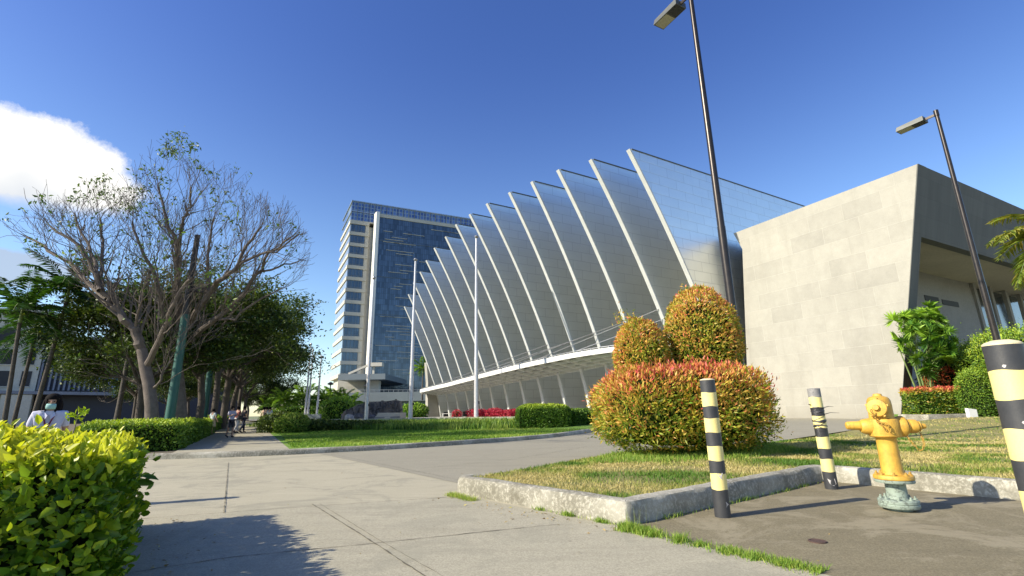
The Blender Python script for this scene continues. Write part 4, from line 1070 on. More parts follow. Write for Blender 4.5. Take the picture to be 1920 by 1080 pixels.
# canopy --------------------------------------------------------------
top_y = lambda x: float(np.interp(x, [700, 800, 806, 812, 832, 892, 1005, 1129, 1160, 1300], [742, 733, 727, 719, 712, 702, 679, 656, 651, 628]))
in_y = lambda x: float(np.interp(x, [800, 819, 834, 852, 871, 894, 917, 943, 971, 1005, 1043, 1084, 1140, 1300], [744, 741, 739, 737, 733, 729, 725, 721, 716.5, 710.5, 704, 697, 687, 660]))
def z_at(X, Y, fy):
    z = 5.0
    for _ in range(8):
        px_, _y = PX((X, Y, z)); z = P(px_, fy(px_), Y).z
    return z
outer = []; inner = []
wid = [3.3] * 15; wid[14] = 1.9; wid[13] = 2.7; wid[12] = 3.1
for i, (q, sf, zt) in enumerate(fin_info):
    o_ = q - FU * wid[i]; n_ = q + FU * .5
    zi = z_at(n_.x, n_.y, in_y); zo = z_at(o_.x, o_.y, top_y)
    outer.append(Vector((o_.x, o_.y, zo))); inner.append(Vector((n_.x, n_.y, min(zi, zo - .45))))
# rounded tip
qe = fin_info[-1][0]; 
tipo = [qe - FU * 1.2 + FN * .55, qe - FU * .3 + FN * .95, qe + FU * .8 + FN * 1.05]
for p in tipo: outer.append(Vector((p.x, p.y, z_at(p.x, p.y, top_y)))); inner.append(inner[14] + Vector((p.x - tipo[0].x, p.y - tipo[0].y, 0)) * .3)
def smooth(P_, sub=4):
    out = []
    for i in range(len(P_) - 1):
        p0 = P_[max(0, i - 1)]; p1 = P_[i]; p2 = P_[i + 1]; p3 = P_[min(len(P_) - 1, i + 2)]
        for k in range(sub):
            t = k / sub; out.append(.5 * ((2 * p1) + (p2 - p0) * t + (2 * p0 - 5 * p1 + 4 * p2 - p3) * t * t + (-p0 + 3 * p1 - 3 * p2 + p3) * t ** 3))
    out.append(P_[-1]); return out
for v in (outer, inner):       # even out the heights
    zz = [p.z for p in v]; kk = np.polyfit(range(len(zz)), zz, 3); 
    for i in range(15): v[i].z = float(np.polyval(kk, i))
oS = smooth(outer); iS = smooth(inner)
print('canopy z', [round(p.z, 2) for p in outer], [round(p.z, 2) for p in inner])
canopy = bpy.data.objects.new('canopy', None); link(canopy, hall)
FH = .40
mb = MB(); vs = []
for p in oS: vs += [p, p - Vector((0, 0, FH)), p - Vector((0, 0, FH)) + FU * .22, p + FU * .22]
m_ = len(oS); mb.add(vs, [(a * 4 + c, a * 4 + (c + 1) % 4, (a + 1) * 4 + (c + 1) % 4, (a + 1) * 4 + c) for a in range(m_ - 1) for c in range(4)] + [(0, 1, 2, 3), (4 * m_ - 1, 4 * m_ - 2, 4 * m_ - 3, 4 * m_ - 4)], 0, False)
mb.build('fascia', M['white'], canopy)
mb = MB(); vs = []
for p, r_ in zip(oS, iS): vs += [p + FU * .2 - Vector((0, 0, .06)), p + FU * .2 - Vector((0, 0, .13)), Vector((r_.x, r_.y, r_.z + .32)) , Vector((r_.x, r_.y, r_.z + .39))]
mb.add(vs, [(a * 4 + c, a * 4 + (c + 1) % 4, (a + 1) * 4 + (c + 1) % 4, (a + 1) * 4 + c) for a in range(m_ - 1) for c in range(4)])
M['deck'] = pm('canopy_glass_deck', (.13, .16, .14), (.10, .125, .11), .8, .35, fine=.05)
mb.build('deck', M['deck'], canopy)
mb = MB()
for k in range(0, 15 * 4 - 3, 2):
    a = oS[k] - Vector((0, 0, FH - .14)) + FU * .2; b = iS[k] + Vector((0, 0, .14))
    if k % 2 == 0:
        m1 = MB(); m1.beam(a, b, .10, .26); m1.build('canopy_rib', M['white'], canopy)
for t_ in (.28, .52, .76, 1.0):
    m1 = MB(); vs = []
    for p, r_ in zip(oS, iS):
        c = p.lerp(r_, t_); c.z = (p.z - FH + .10) * (1 - t_) + (r_.z + .12) * t_; vs.append(c)
    for a in range(len(vs) - 1): m1.beam(vs[a], vs[a + 1], .09, .24)
    m1.build('purlin', M['white'], canopy)
# brackets and rail on top of the fascia
m1 = MB(); tp_ = [p + Vector((0, 0, .16)) + FU * .3 for p in oS]
for a in range(len(tp_) - 1): m1.beam(tp_[a], tp_[a + 1], .05, .05)
for k in range(0, len(oS), 1): m1.box(oS[k] + FU * .25 + Vector((0, 0, .07)), (.12, .12, .16), rz=FANG)
m1.build('rail', M['steel'], canopy)
for k in range(2, 58, 4):
    m1 = MB(); m1.box(oS[k] + FU * .5 + Vector((0, 0, .10)), (.34, .22, .2), rz=FANG); m1.build('floodlight', M['lamp_grey'], canopy)
# stay cables from fins down to the canopy
for (i, z, k) in ((2, 8.2, 26), (3, 7.6, 34), (1, 8.8, 18), (1, 8.0, 12), (5, 7.2, 44)):
    q, sf, zt = fin_info[i]; m1 = MB(); m1.tube([q + FU * (sf(z) - .06) + Vector((0, 0, z)), oS[k] + FU * .3 + Vector((0, 0, .15))], .032, 6); m1.build('cable', M['steel'], canopy)

# ================================================================== STONE CLAD BLOCK
T0 = Vector((24.19, 26.0, 0)); ZT = 14.95
blk = thing('stone_block', 'large pale stone clad building with a dark shaded overhang on its right side', 'building', (0, 0, 0))
def BL(a, b, z): return T0 + W * a + E2 * b + Vector((0, 0, z))
def lean(z): return 3.72 * (ZT - z) / 14.95
fr = [BL(0, 0, ZT), BL(12.75, 0, ZT), BL(12.15, 0, 13.4), BL(13.65, 0, 0.0), BL(lean(0), 0, 0.0)]
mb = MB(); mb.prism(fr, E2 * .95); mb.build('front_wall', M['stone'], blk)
zb = 10.85
# upper side beam with leaning face
mb = MB(); mb.prism([BL(0, .953, ZT), BL(lean(zb), .953, zb), BL(lean(zb) + .5, .953, zb), BL(.6, .953, ZT)], E2 * 34); mb.build('side_beam', M['stone_shade'], blk)
mb = MB(); mb.prism([BL(.05, -.003, ZT + .003), BL(lean(0) + .0, -.003, 0.003), BL(lean(0) - .012, -.003, 0.003), BL(-.012, -.003, ZT + .003)], E2 * .957); mb.build('side_return', M['stone_shade'], blk)
mb = MB(); mb.prism([BL(lean(zb) + .5, .953, zb + .25), BL(13, .953, zb + .25), BL(13, .953, zb + .55), BL(lean(zb) + .5, .953, zb + .55)], E2 * 33.9); mb.build('soffit', M['soffit'], blk)
mb = MB(); mb.prism([BL(.62, .96, ZT - .35), BL(12.7, .96, ZT - .35), BL(12.7, .96, ZT - .05), BL(.62, .96, ZT - .05)], E2 * 33.8); mb.build('roof', M['wall_grey'], blk)
ai = 5.45
mb = MB(); mb.prism([BL(ai, .96, 0), BL(ai, .96, zb + .25), BL(ai + .4, .96, zb + .25), BL(ai + .4, .96, 0)], E2 * 19.0); mb.build('recessed_wall', M['wall_grey'], blk)
for (xa, xb, yv) in ((1733, 1759, 561), (1766, 1796, 569)):
    pa = hitplane((xa, yv - 4), BL(ai, 0, 0), W); pb_ = hitplane((xb, yv), BL(ai, 0, 0), W); c_ = (pa + pb_) / 2
    mb = MB(); mb.box(Vector((c_.x, c_.y, pa.z - .05)) - W * .01, ((pb_ - pa).length, .06, .42), rz=math.atan2(E2.y, E2.x)); mb.build('vent_slot', M['dark'], blk)
mb = MB(); mb.prism([BL(ai + .6, 20.0, 0), BL(ai + .6, 20.0, zb + .25), BL(ai + .75, 20.0, zb + .25), BL(ai + .75, 20.0, 0)], E2 * 15)
m, n, l, b = new_mat('recess_glass'); vec, v = plane_coords(n, l, E2); tt = brick(n, l, vec, (.05, .065, .08), (.10, .12, .14), (.03, .03, .03), 1.3, 3.4, .03, 0.0)
l.new(tt.outputs[0], b.inputs['Base Color']); b.inputs['Roughness'].default_value = .12; b.inputs['Metallic'].default_value = .3
mb.build('glazing', m, blk)
for k in range(4):
    b0_ = 21.6 + k * 3.3; m1 = MB(); m1.beam(BL(ai + .35, b0_, .1), BL(ai - .1, b0_ - 1.6, zb + .24), .28, .5, up=E2); m1.build('leaning_column', M['wall_grey'], blk)
mb = MB(); mb.prism([BL(11.8, 4.0, 0), BL(11.8, 4.0, 14.6), BL(15.9, 4.0, 14.6), BL(15.9, 4.0, 0)], E2 * .4); mb.build('link_wall', M['stone'], blk)
mb = MB(); mb.prism([BL(12.55, .953, 0), BL(12.55, .953, ZT - .4), BL(12.05, .953, ZT - .4), BL(12.05, .953, 0)], E2 * 3.04); mb.build('left_return', M['stone'], blk)
# pale kerb at its foot
mb = MB(); mb.beam(BL(3.0, -.30, .30), BL(13.9, -.30, .16), .28, .22); mb.build('foot_kerb', M['kerb'], blk)

# ================================================================== OFFICE TOWER
TWd = Vector((sin(radians(65)), cos(radians(65)), 0)); 
tw = thing('office_tower', 'tall office tower with a dark blue glass front and cream floor bands', 'building', (0, 0, 0))
TC = Vector((-49.8, 140.0, 0)); ZTOP = 66.5
def TP(a, b, z): return TC + TWd * a + W * b + Vector((0, 0, z))
rzT = math.atan2(TWd.y, TWd.x)
LW = 18.5; FWd = 60
mb = MB(); mb.prism([TP(.9, .9, 0), TP(FWd, .9, 0), TP(FWd, LW - .3, 0), TP(.9, LW - .3, 0)], (0, 0, 58.5)); mb.build('body', M['tower_cream'], tw)
FHt = 3.62; z_first = 12.3; nf = 13
# floor bands wrap left face and the left bay of the front
for k in range(nf + 1):
    z = z_first + k * FHt; m1 = MB()
    m1.prism([TP(-.15, -.15, z - .75), TP(5.7, -.15, z - .75), TP(5.7, .95, z - .75), TP(.95, .95, z - .75), TP(.95, LW, z - .75), TP(-.15, LW, z - .75)], (0, 0, 1.05)); m1.build('floor_band', M['tower_cream'], tw)
for k in range(nf):
    z = z_first + k * FHt
    m1 = MB(); m1.box(TP(2.45, .55, z + 1.60), (4.3, .75, 2.5), rz=rzT); w_ = m1.build('window', M['pane'], tw)
    m1 = MB()
    for j in range(5): m1.box(TP(.4 + j * 1.02, .13, z + 1.60), (.09, .08, 2.5), rz=rzT)
    m1.box(TP(2.45, .12, z + .75), (4.2, .08, .10), rz=rzT); m1.build('window_frame', M['tower_grey'], w_)
    m1 = MB(); m1.prism([TP(.08, .35, z + .31), TP(.95, .35, z + .31), TP(.95, LW - .3, z + .31), TP(.08, LW - .3, z + .31)], (0, 0, 2.5)); m1.build('side_window', M['pane_side'], tw)
    m1 = MB(); m1.box(TP(5.2, .45, z + 1.6), (1.1, .6, 2.52), rz=rzT); m1.build('pier_panel', M['tower_cream'], tw)
# crown: two storeys of glass screen
mb = MB(); mb.prism([TP(.25, .25, 59.6), TP(FWd, .25, 59.6), TP(FWd, LW - .2, 59.6), TP(.25, LW - .2, 59.6)], (0, 0, ZTOP - 59.8)); mb.build('crown_screen', M['crown'], tw)
for z in (59.9, 63.1, ZTOP):
    m1 = MB(); m1.prism([TP(0, 0, z - .32), TP(FWd, 0, z - .32), TP(FWd, LW, z - .32), TP(0, LW, z - .32)], (0, 0, .34)); m1.build('crown_rail', M['tower_cream'] if z < 63 else M['pane_side'], tw)
m1 = MB()
for k in range(33): m1.box(TP(.1 + k * 1.8, .0, 63.2), (.12, .18, 6.6), rz=rzT)
m1.build('crown_mullions', M['tower_grey'], tw)
# tall white blade and the curtain wall slab
mb = MB(); mb.prism([TP(7.2, -2.6, 9.5), TP(8.2, -2.6, 9.5), TP(8.2, .0, 9.5), TP(7.0, 0, 9.5)], (0, 0, 53.3)); mb.build('white_blade', M['tower_white'], tw)
mb = MB(); mb.prism([TP(8.25, -1.9, 1), TP(FWd - 2, -1.9, 1), TP(FWd - 2, .88, 1), TP(8.25, .88, 1)], (0, 0, 60.3)); mb.build('curtain_wall', M['curtain'], tw)
mb = MB(); mb.prism([TP(8.25, -2.1, 61.3), TP(FWd - 2, -2.1, 61.3), TP(FWd - 2, -.2, 61.3), TP(8.25, -.2, 61.3)], (0, 0, 1.1)); mb.build('parapet', M['tower_cream'], tw)
r = random.Random(4)
for k in range(78):
    z = 12 + r.choice(range(55)) * .88; a = 8.6 + r.uniform(0, 27); L = r.uniform(2.5, 9)
    m1 = MB(); m1.box(TP(a + L / 2, -1.99, z), (L, .18, .16), rz=rzT); m1.build('light_strip', M['tower_cream'], tw)
for z in (18.5, 30.2, 41.9, 53.6):
    m1 = MB(); m1.box(TP(25, -1.97, z), (33, .12, .10), rz=rzT); m1.build('floor_line', M['tower_grey'], tw)
# entrance canopy, glass lobby, podium
def XB(name, x0, y0, x1, y1, D, depth, mat, par):
    """box whose front fills a rectangle seen at distance D, with true depth behind it"""
    a = P(x0, y0, D); c = P(x1, y1, D); mb = MB()
    x0_, x1_ = min(a.x, c.x), max(a.x, c.x); z0, z1 = min(a.z, c.z), max(a.z, c.z)
    mb.prism([Vector((x0_, D, z0)), Vector((x1_, D, z0)), Vector((x1_, D, z1)), Vector((x0_, D, z1))], Vector((0, depth, 0))); return mb.build(name, mat, par)
XB('entrance_canopy', 634, 702, 722, 711, 120, 24, M['tower_grey'], tw)
mb = MB(); ca = P(654, 701, 121); cb = P(697, 682, 121); mb.beam(ca, cb, .7, .5); cc_ = P(697, 684, 121); mb.box(cc_ + Vector((1.0, 0, 0)), (3.6, 2, .9)); mb.beam(cc_ + Vector((.6, 0, 0)), P(700, 702, 121), .5, .5)
mb.build('canopy_strut', M['tower_cream'], tw)
XB('lobby_wall', 634, 711, 682, 742, 127, 12, M['stone'], tw)
XB('lobby_column', 692, 711, 709, 742, 124, 2, M['tower_cream'], tw)
XB('podium', 622, 737, 806, 751, 112, 30, M['tower_grey'], tw)
XB('podium_corner', 608, 741, 622, 750, 114, 20, M['tower_white'], tw)
m, n, l, b = new_mat('podium_glass'); vec, v = plane_coords(n, l, Vector((1, 0, 0))); tt = brick(n, l, vec, (.12, .18, .17), (.20, .26, .25), (.25, .27, .27), 2.2, 5, .12, 0.0)
l.new(tt.outputs[0], b.inputs['Base Color']); b.inputs['Roughness'].default_value = .2
XB('podium_glass', 640, 751, 770, 790, 114, 26, m, tw)
XB('podium_wall', 755, 751, 806, 790, 113, 26, M['tower_grey'], tw)
mb = MB(); ra = P(640, 731, 112.5); rb = P(800, 731, 112.5)
mb.beam(ra, rb, .08, .08)
for k in range(19): p = ra.lerp(rb, k / 18); mb.beam(p - Vector((0, 0, 1.0)), p, .07, .07, up=Vector((0, 1, 0)))
mb.build('railing', M['steel'], tw)

# ================================================================== TREES
def dir_leaves(name, pos, d, L, w, mat, tone, parent=None, sag=0.0):
    """narrow leaflets with a given direction"""
    pos = np.asarray(pos); d = unit(np.asarray(d)); n = len(pos)
    side = unit(np.cross(d, np.array([0, 0, 1.0]) + rng.normal(0, .4, (n, 3)))); L = np.asarray(L).reshape(-1, 1); w = np.asarray(w).reshape(-1, 1) * np.ones((n, 1))
    dn = np.array([0, 0, -1.0]) * L * sag
    vs = np.stack([pos, pos + d * L * .4 + side * w * .5 + dn * .15, pos + d * L + dn, pos + d * L * .4 - side * w * .5 + dn * .15], 1).reshape(-1, 3)
    b = np.arange(n)[:, None] * 4
    fs = np.concatenate([b + np.array([[0, 1, 2]]), b + np.array([[0, 2, 3]])], 0)
    return np_mesh(name, vs, fs, mat, parent, np.concatenate([tone, tone]))

CROWN = [None]
def grow(mb, p, d, L, r, lvl, ends, R, up=.25, sides=(8, 6, 5, 4, 3, 3), curve=.22, kids=(3, 4), shrink=.68, maxl=4, spread=.75, twig=.006):
    """one limb with side limbs; collects twig ends"""
    n = max(3, int(5 - lvl * .5)); pts = [Vector(p)]; d = Vector(d).normalized(); rad = [r]
    for k in range(n):
        d = (d + Vector((R.gauss(0, curve), R.gauss(0, curve), R.gauss(0, curve) + up * .35))).normalized()
        q_ = pts[-1] + d * L / n
        if CROWN[0] and not CROWN[0](q_): break
        pts.append(q_); rad.append(max(twig, r * (1 - .55 * (k + 1) / n)))
    if len(pts) < 2: return
    cut_ = len(pts) - 1 < n; n = len(pts) - 1
    mb.tube(pts, rad, sides[min(lvl, 5)], cap=False)
    if cut_ or lvl >= maxl: ends.append((pts[-1], d)); ends.append((pts[-2], d)); return
    nk = R.randint(*kids)
    for j in range(nk):
        t = R.uniform(.35, 1.0) if j else 1.0
        i = min(n, max(1, int(round(t * n)))); q = pts[i]; dd = (pts[i] - pts[i - 1]).normalized()
        ax = Vector((R.gauss(0, 1), R.gauss(0, 1), R.gauss(0, 1))).cross(dd).normalized()
        nd = (dd + ax * R.uniform(.35, 1.0) * spread).normalized()
        grow(mb, q, nd, L * shrink * R.uniform(.75, 1.15), rad[i] * (.78 if j == 0 else .62), lvl + 1, ends, R, up, sides, curve, kids, shrink, maxl, spread, twig)

def bare_tree(name, label, base, limbs, trunk, seed, leafy, maxl=4, fork_leaf=.45):
    """limbs / trunk: pixel guide points seen from the street, each with its own distance"""
    R = random.Random(seed)
    bw = Vector((base[0], base[1], H(base[0], base[1]) + .12))
    t = thing(name, label, 'tree', bw, 0, 'sparse bare trees at the near end of the row')
    R2_ = random.Random(seed + 1)
    def crown(p):   # overall crown silhouette: broad dome, highest right of the trunk
        x, y = PX(p + bw); lim = np.interp(x, [-40, 60, 150, 235, 265, 295, 350, 450, 540, 590], [430, 372, 345, 335, 300, 255, 280, 330, 395, 450])
        lim += noise.noise(p * .9 + Vector((seed, 0, 0))) * 70 + noise.noise(p * 3.1) * 25
        return y > lim - (35 if R2_.random() < .15 else 0) and x < 592 + R2_.uniform(-15, 5)
    CROWN[0] = crown
    tm = MB(); tp = [Vector(q) - bw for q, r in trunk]; tm.tube(tp, [r for q, r in trunk], 12)
    mb = MB(); ends = []
    for (pts, r0, r1) in limbs:
        ps = [Vector(p) - bw for p in pts]; n = len(ps); rad = [r0 + (r1 - r0) * k / (n - 1) for k in range(n)]
        # subdivide with slight wander
        P2 = []; R2 = []
        for i in range(n - 1):
            for k in range(3):
                f = k / 3; P2.append(ps[i].lerp(ps[i + 1], f) + Vector((R.gauss(0, .04), R.gauss(0, .04), R.gauss(0, .04)))); R2.append(rad[i] + (rad[i + 1] - rad[i]) * f)
        P2.append(ps[-1]); R2.append(rad[-1]); tm.tube(P2, R2, 9, cap=False)
        m_ = len(P2)
        for i in range(2, m_):
            for _ in range(R.choice((1, 1, 2)) if i < m_ - 1 else 3):
                dd = (P2[i] - P2[i - 1]).normalized(); ax = Vector((R.gauss(0, 1), R.gauss(0, 1), R.gauss(0, 1))).cross(dd).normalized()
                nd = (dd * .9 + ax * R.uniform(.3, .9) + Vector((0, 0, .25))).normalized()
                grow(mb, P2[i], nd, R.uniform(1.0, 1.75), R2[i] * .34, 1, ends, R, up=.30, curve=.15, kids=(2, 3), shrink=.72, maxl=maxl, spread=.62, twig=.0052)
    CROWN[0] = None
    tm.build('trunk', M['bark_grey'], t); mb.build('branches', M['bark_grey'], t)
    # sparse leaf tufts on some twig ends
    hi = sorted(ends, key=lambda e: -e[0].z)
    pick = [e for e in ends if R.random() < leafy] + [e for e in hi[:60] if R.random() < .5]
    pos = []
    for q, d in pick:
        for _ in range(R.randint(5, 14)): pos.append(q + Vector((R.gauss(0, .13), R.gauss(0, .13), R.gauss(-.03, .09))))
    pos = np.array([tuple(p) for p in pos]); nn2 = rng.normal(size=pos.shape)
    leaf_mesh('leaves', pos, nn2, rng.uniform(.11, .20, len(pos)), M['sparse_leaf'], np.clip(rng.beta(2, 3, len(pos)), 0, 1), t, aspect=.42, up=-.35, spread=1.0)
    return t
def px_tube(lst): return [(P(x, y, D), r) for x, y, D, r in lst]
TD = 17.5
tb = P(286, 800, TD); 
trunkA = [(Vector((tb.x, tb.y, .1)), .24)] + px_tube([(285, 790, TD, .215), (284, 760, TD, .20), (279, 720, TD, .185), (272, 690, TD, .175), (266, 655, TD, .165)])
limbsA = [([P(266, 655, TD), P(255, 625, TD - .2), P(235, 600, TD - .4), P(216, 578, TD - .5), P(200, 560, TD - .6), P(185, 530, TD - .8), P(165, 490, TD - 1.0), P(140, 455, TD - 1.2), P(95, 425, TD - 1.3)], .17, .035),
          ([P(200, 560, TD - .6), P(170, 535, TD), P(140, 505, TD + .4), P(95, 470, TD + .8), P(50, 445, TD + 1)], .10, .035),
          ([P(188, 545, TD - .8), P(182, 505, TD - .3), P(165, 460, TD), P(140, 400, TD + .2)], .09, .03),
          ([P(195, 555, TD - .6), P(192, 500, TD), P(190, 450, TD + .3), P(188, 410, TD + .5)], .08, .03),
          ([P(272, 690, TD), P(300, 640, TD - .6), P(310, 600, TD - 1), P(330, 560, TD - 1.4), P(362, 520, TD - 1.6)], .11, .04),
          ([P(282, 735, TD), P(300, 715, TD - .2), P(308, 690, TD - .3)], .05, .03),
          ([P(262, 650, TD), P(258, 590, TD + .8), P(268, 545, TD + 1.2), P(285, 500, TD + 1.4)], .09, .03)]
bare_tree('bare_tree', 'nearest almost leafless tree whose thick limb sweeps up to the left', (tb.x, tb.y), limbsA, trunkA, 11, .035)
TE = 21.5
tb2 = P(338, 800, TE)
trunkB = [(Vector((tb2.x, tb2.y, .1)), .30)] + px_tube([(338, 790, TE, .27), (336, 740, TE, .25), (332, 690, TE, .23), (326, 660, TE, .21)])
limbsB = [([P(326, 660, TE), P(338, 600, TE - 1), P(334, 540, TE - 1.6), P(332, 480, TE - 2.0), P(325, 440, TE - 2.2), P(308, 400, TE - 2.4), P(296, 350, TE - 2.6)], .16, .03),
          ([P(332, 470, TE - 2), P(345, 410, TE - 2.4), P(352, 385, TE - 2.6), P(358, 350, TE - 2.8)], .07, .03),
          ([P(330, 660, TE), P(362, 600, TE - 1.2), P(385, 560, TE - 2), P(410, 530, TE - 2.5), P(440, 505, TE - 3), P(465, 460, TE - 3.2), P(490, 425, TE - 3.4)], .16, .035),
          ([P(332, 655, TE), P(375, 622, TE - 1), P(405, 600, TE - 1.6), P(450, 560, TE - 2.2), P(480, 515, TE - 2.8), P(505, 475, TE - 3), P(545, 445, TE - 3.2)], .14, .035),
          ([P(440, 505, TE - 3), P(480, 480, TE - 3.2), P(520, 470, TE - 3.4), P(560, 440, TE - 3.6)], .06, .025),
          ([P(326, 660, TE), P(310, 610, TE - 1.5), P(300, 560, TE - 2.5), P(290, 510, TE - 3), P(262, 460, TE - 3.4), P(248, 415, TE - 3.6)], .13, .03),
          ([P(480, 515, TE - 2.8), P(520, 500, TE - 2.8), P(560, 490, TE - 2.6)], .05, .025),
          ([P(326, 665, TE), P(300, 690, TE - 1), P(288, 700, TE - 1.2)], .05, .04),
          ([P(385, 560, TE - 2), P(392, 500, TE - 2.4), P(390, 450, TE - 2.6), P(402, 405, TE - 2.8)], .07, .03),
          ([P(405, 600, TE - 1.6), P(440, 600, TE - 2), P(490, 560, TE - 2.2), P(530, 540, TE - 2)], .06, .025)]
bare_tree('bare_tree', 'wide bare tree forking behind the green pole with twigs reaching above the tower height', (tb2.x, tb2.y), limbsB, trunkB, 5, .026)

def leafy_tree(seed, h=9.0, spread=5.5, dens=1.0, trunk_r=.165, low=.42, leaf=.22, name='leafy_tree'):
    R = random.Random(seed)
    t = thing(name, '', 'tree', (0, 0, 0))
    tm = MB(); bm_ = MB(); ends = []
    top = Vector((R.uniform(-.4, .4), R.uniform(-.4, .4), h * low))
    tm.tube([(0, 0, -.2), (R.uniform(-.1, .1), 0, h * low * .5), top], [trunk_r * 1.15, trunk_r, trunk_r * .85], 10)
    for k in range(7):
        a = 2 * pi * k / 7 + R.uniform(-.4, .4); out = R.uniform(.8, 1.1)
        d = Vector((cos(a) * out, sin(a) * out, R.uniform(.35, 1.0))).normalized()
        grow(bm_, top - Vector((0, 0, R.uniform(0, .8))), d, spread * .48, trunk_r * .55, 1, ends, R, up=.12, curve=.15, kids=(3, 4), shrink=.66, maxl=4, spread=.8, twig=.01)
    tm.build('trunk', M['bark_dark'], t); bm_.build('branches', M['bark_dark'], t)
    E_ = np.array([tuple(e[0]) for e in ends])
    k_ = int(46 * dens); rep = np.repeat(E_, k_, axis=0)
    rep = rep + rng.normal(0, 1, rep.shape) * np.array([.42, .42, .16]) * (spread / 5)
    tone = np.clip(.42 + (rep[:, 2] - h * .6) / h * .4 + rng.normal(0, .2, len(rep)), 0, 1)
    nn2 = rng.normal(size=rep.shape) * .5 + np.array([0, 0, 1])
    leaf_mesh('crown', rep, nn2, rng.uniform(leaf * .5, leaf * 1.1, len(rep)), M['tree_leaf'], tone, t, aspect=.5, up=-.1, spread=1.0)
    return t
protos = [leafy_tree(21, 8.5, 5.2, .9), leafy_tree(33, 9.5, 5.8, .9), leafy_tree(45, 7.5, 4.8, 1.0)]
row = [ # px of trunk foot, distance, proto, scale, rotation, label
    (372, 24.5, 0, 1.0, .3, 'first dense dark tree behind the two bare trees'),
    (398, 31, 1, 1.12, 1.4, 'dense tree overhanging the path beside the first walker'),
    (418, 38, 2, 1.45, 2.2, 'dark spreading tree with branches reaching out over the path towards the tower'),
    (434, 46, 0, 1.3, 3.5, 'dense dark tree further down the path behind the standing walker'),
    (446, 56, 1, 1.25, 4.1, 'far tree of the row above the two dark dressed walkers'),
    (456, 68, 2, 1.3, 5.0, 'farther tree of the row near the end of the path'),
    (463, 84, 0, 1.1, .9, 'most distant tree of the row where the path ends')]
first = [True, True, True]
for (x, D, k, s, rz, lb) in row:
    q = P(x, 790, D); o = protos[k] if first[k] else copy_tree(protos[k]); first[k] = False
    o.location = (q.x, q.y, .1); o.scale = (s, s, s); o.rotation_euler = (0, 0, rz); o['label'] = lb; o['group'] = 'dense trees lining the path'
more = [(262, 22, 2, .92, 1.0, 'leafy green tree behind the thick left limb of the nearest bare tree'), (250, 42, 1, .85, 3.0, 'tree in the shade left of the green pole, before the lilac banners'), (310, 50, 2, .9, 1.7, 'shaded tree far behind the green pole'), (350, 66, 0, 1.0, .2, 'distant shaded tree between the two dark trunks')]
for (x, D, k, s, rz, lb) in more:
    q = P(x, 790, D); o = copy_tree(protos[k]); o.location = (q.x, q.y, .1); o.scale = (s, s, s); o.rotation_euler = (0, 0, rz); o['label'] = lb; o['group'] = 'trees on the far side of the hedge'
far = [(505, 95, 1, .8, .5, 'distant tree top to the left of the far flagpoles'), (488, 74, 2, .75, 3.9, 'distant pale green tree at the end of the path')]
for (x, D, k, s, rz, lb) in far:
    q = P(x, 790, D); o = copy_tree(protos[k]); o.location = (q.x, q.y, .1); o.scale = (s, s, s); o.rotation_euler = (0, 0, rz); o['label'] = lb; o['group'] = 'distant trees'

# ------------------------------------------------------------------ palms
def palm(name, label, base, h, fr_len, nfr, mat, tone=.5, lean=(0, 0), trunk_r=.16, seed=1, group=None, leaflet=.55, droop=.9, trunk=True, crownshaft=True, cat='palm tree', el=(-.3, 1.2)):
    R = random.Random(seed); t = thing(name, label, cat, base, 0, group)
    top = Vector((lean[0], lean[1], h))
    if trunk:
        mb = MB(); mb.tube([(0, 0, -.3), top * .35 + Vector((0, 0, 0)), top * .75, top], [trunk_r * 1.3, trunk_r, trunk_r * .85, trunk_r * .8], 12); mb.build('trunk', M['palm_bark'], t)
        if crownshaft:
            mb = MB(); mb.tube([top, top + Vector((0, 0, fr_len * .3))], [trunk_r * .85, trunk_r * .5], 10); mb.build('crownshaft', M['liriope_stem'], t)
            top = top + Vector((0, 0, fr_len * .25))
    rm = MB(); pos = []; dirs = []; Ls = []; tn = []
    for f in range(nfr):
        a = 2 * pi * f / nfr * 2.4 + R.uniform(-.3, .3); e = el[0] + (el[1] - el[0]) * ((f + .5) / nfr); e += R.uniform(-.12, .12)
        d = Vector((cos(a) * cos(e), sin(a) * cos(e), sin(e))); p = Vector(top); n = 14; pts = [p]
        for k in range(n):
            d = (d + Vector((0, 0, -droop * (k + 1) / n / n * 2.2))).normalized(); p = p + d * fr_len / n; pts.append(p)
            sd2 = d.cross(Vector((0, 0, 1))).normalized()
            if k < 1: continue
            for q_ in range(4):
                u = (k + q_ / 4) / n; LL = leaflet * (sin(pi * min(.97, .12 + u * .86)) ** .6)
                for sgn in (-1, 1):
                    pos.append(tuple(pts[-2].lerp(p, q_ / 4))); dd = sd2 * sgn * 1.0 + d * .55 + Vector((R.gauss(0, .1), R.gauss(0, .1), R.uniform(-.15, .4)))
                    dirs.append(tuple(dd)); Ls.append(LL * R.uniform(.85, 1.1)); tn.append(tone + R.gauss(0, .12) + .15 * sin(e))
        rm.tube(pts, [.03 * (1 - .8 * k / n) * max(.5, fr_len / 3) for k in range(n + 1)], 4, cap=False)
    rm.build('frond_rib', M['liriope_stem'], t)
    dir_leaves('fronds', pos, dirs, Ls, np.array(Ls) * .085 + .012, mat, np.clip(np.array(tn), 0, 1), t, sag=.35)
    return t
M['liriope_stem'] = pm('green_stem', (.16, .22, .06), (.10, .15, .04), 8, .6)
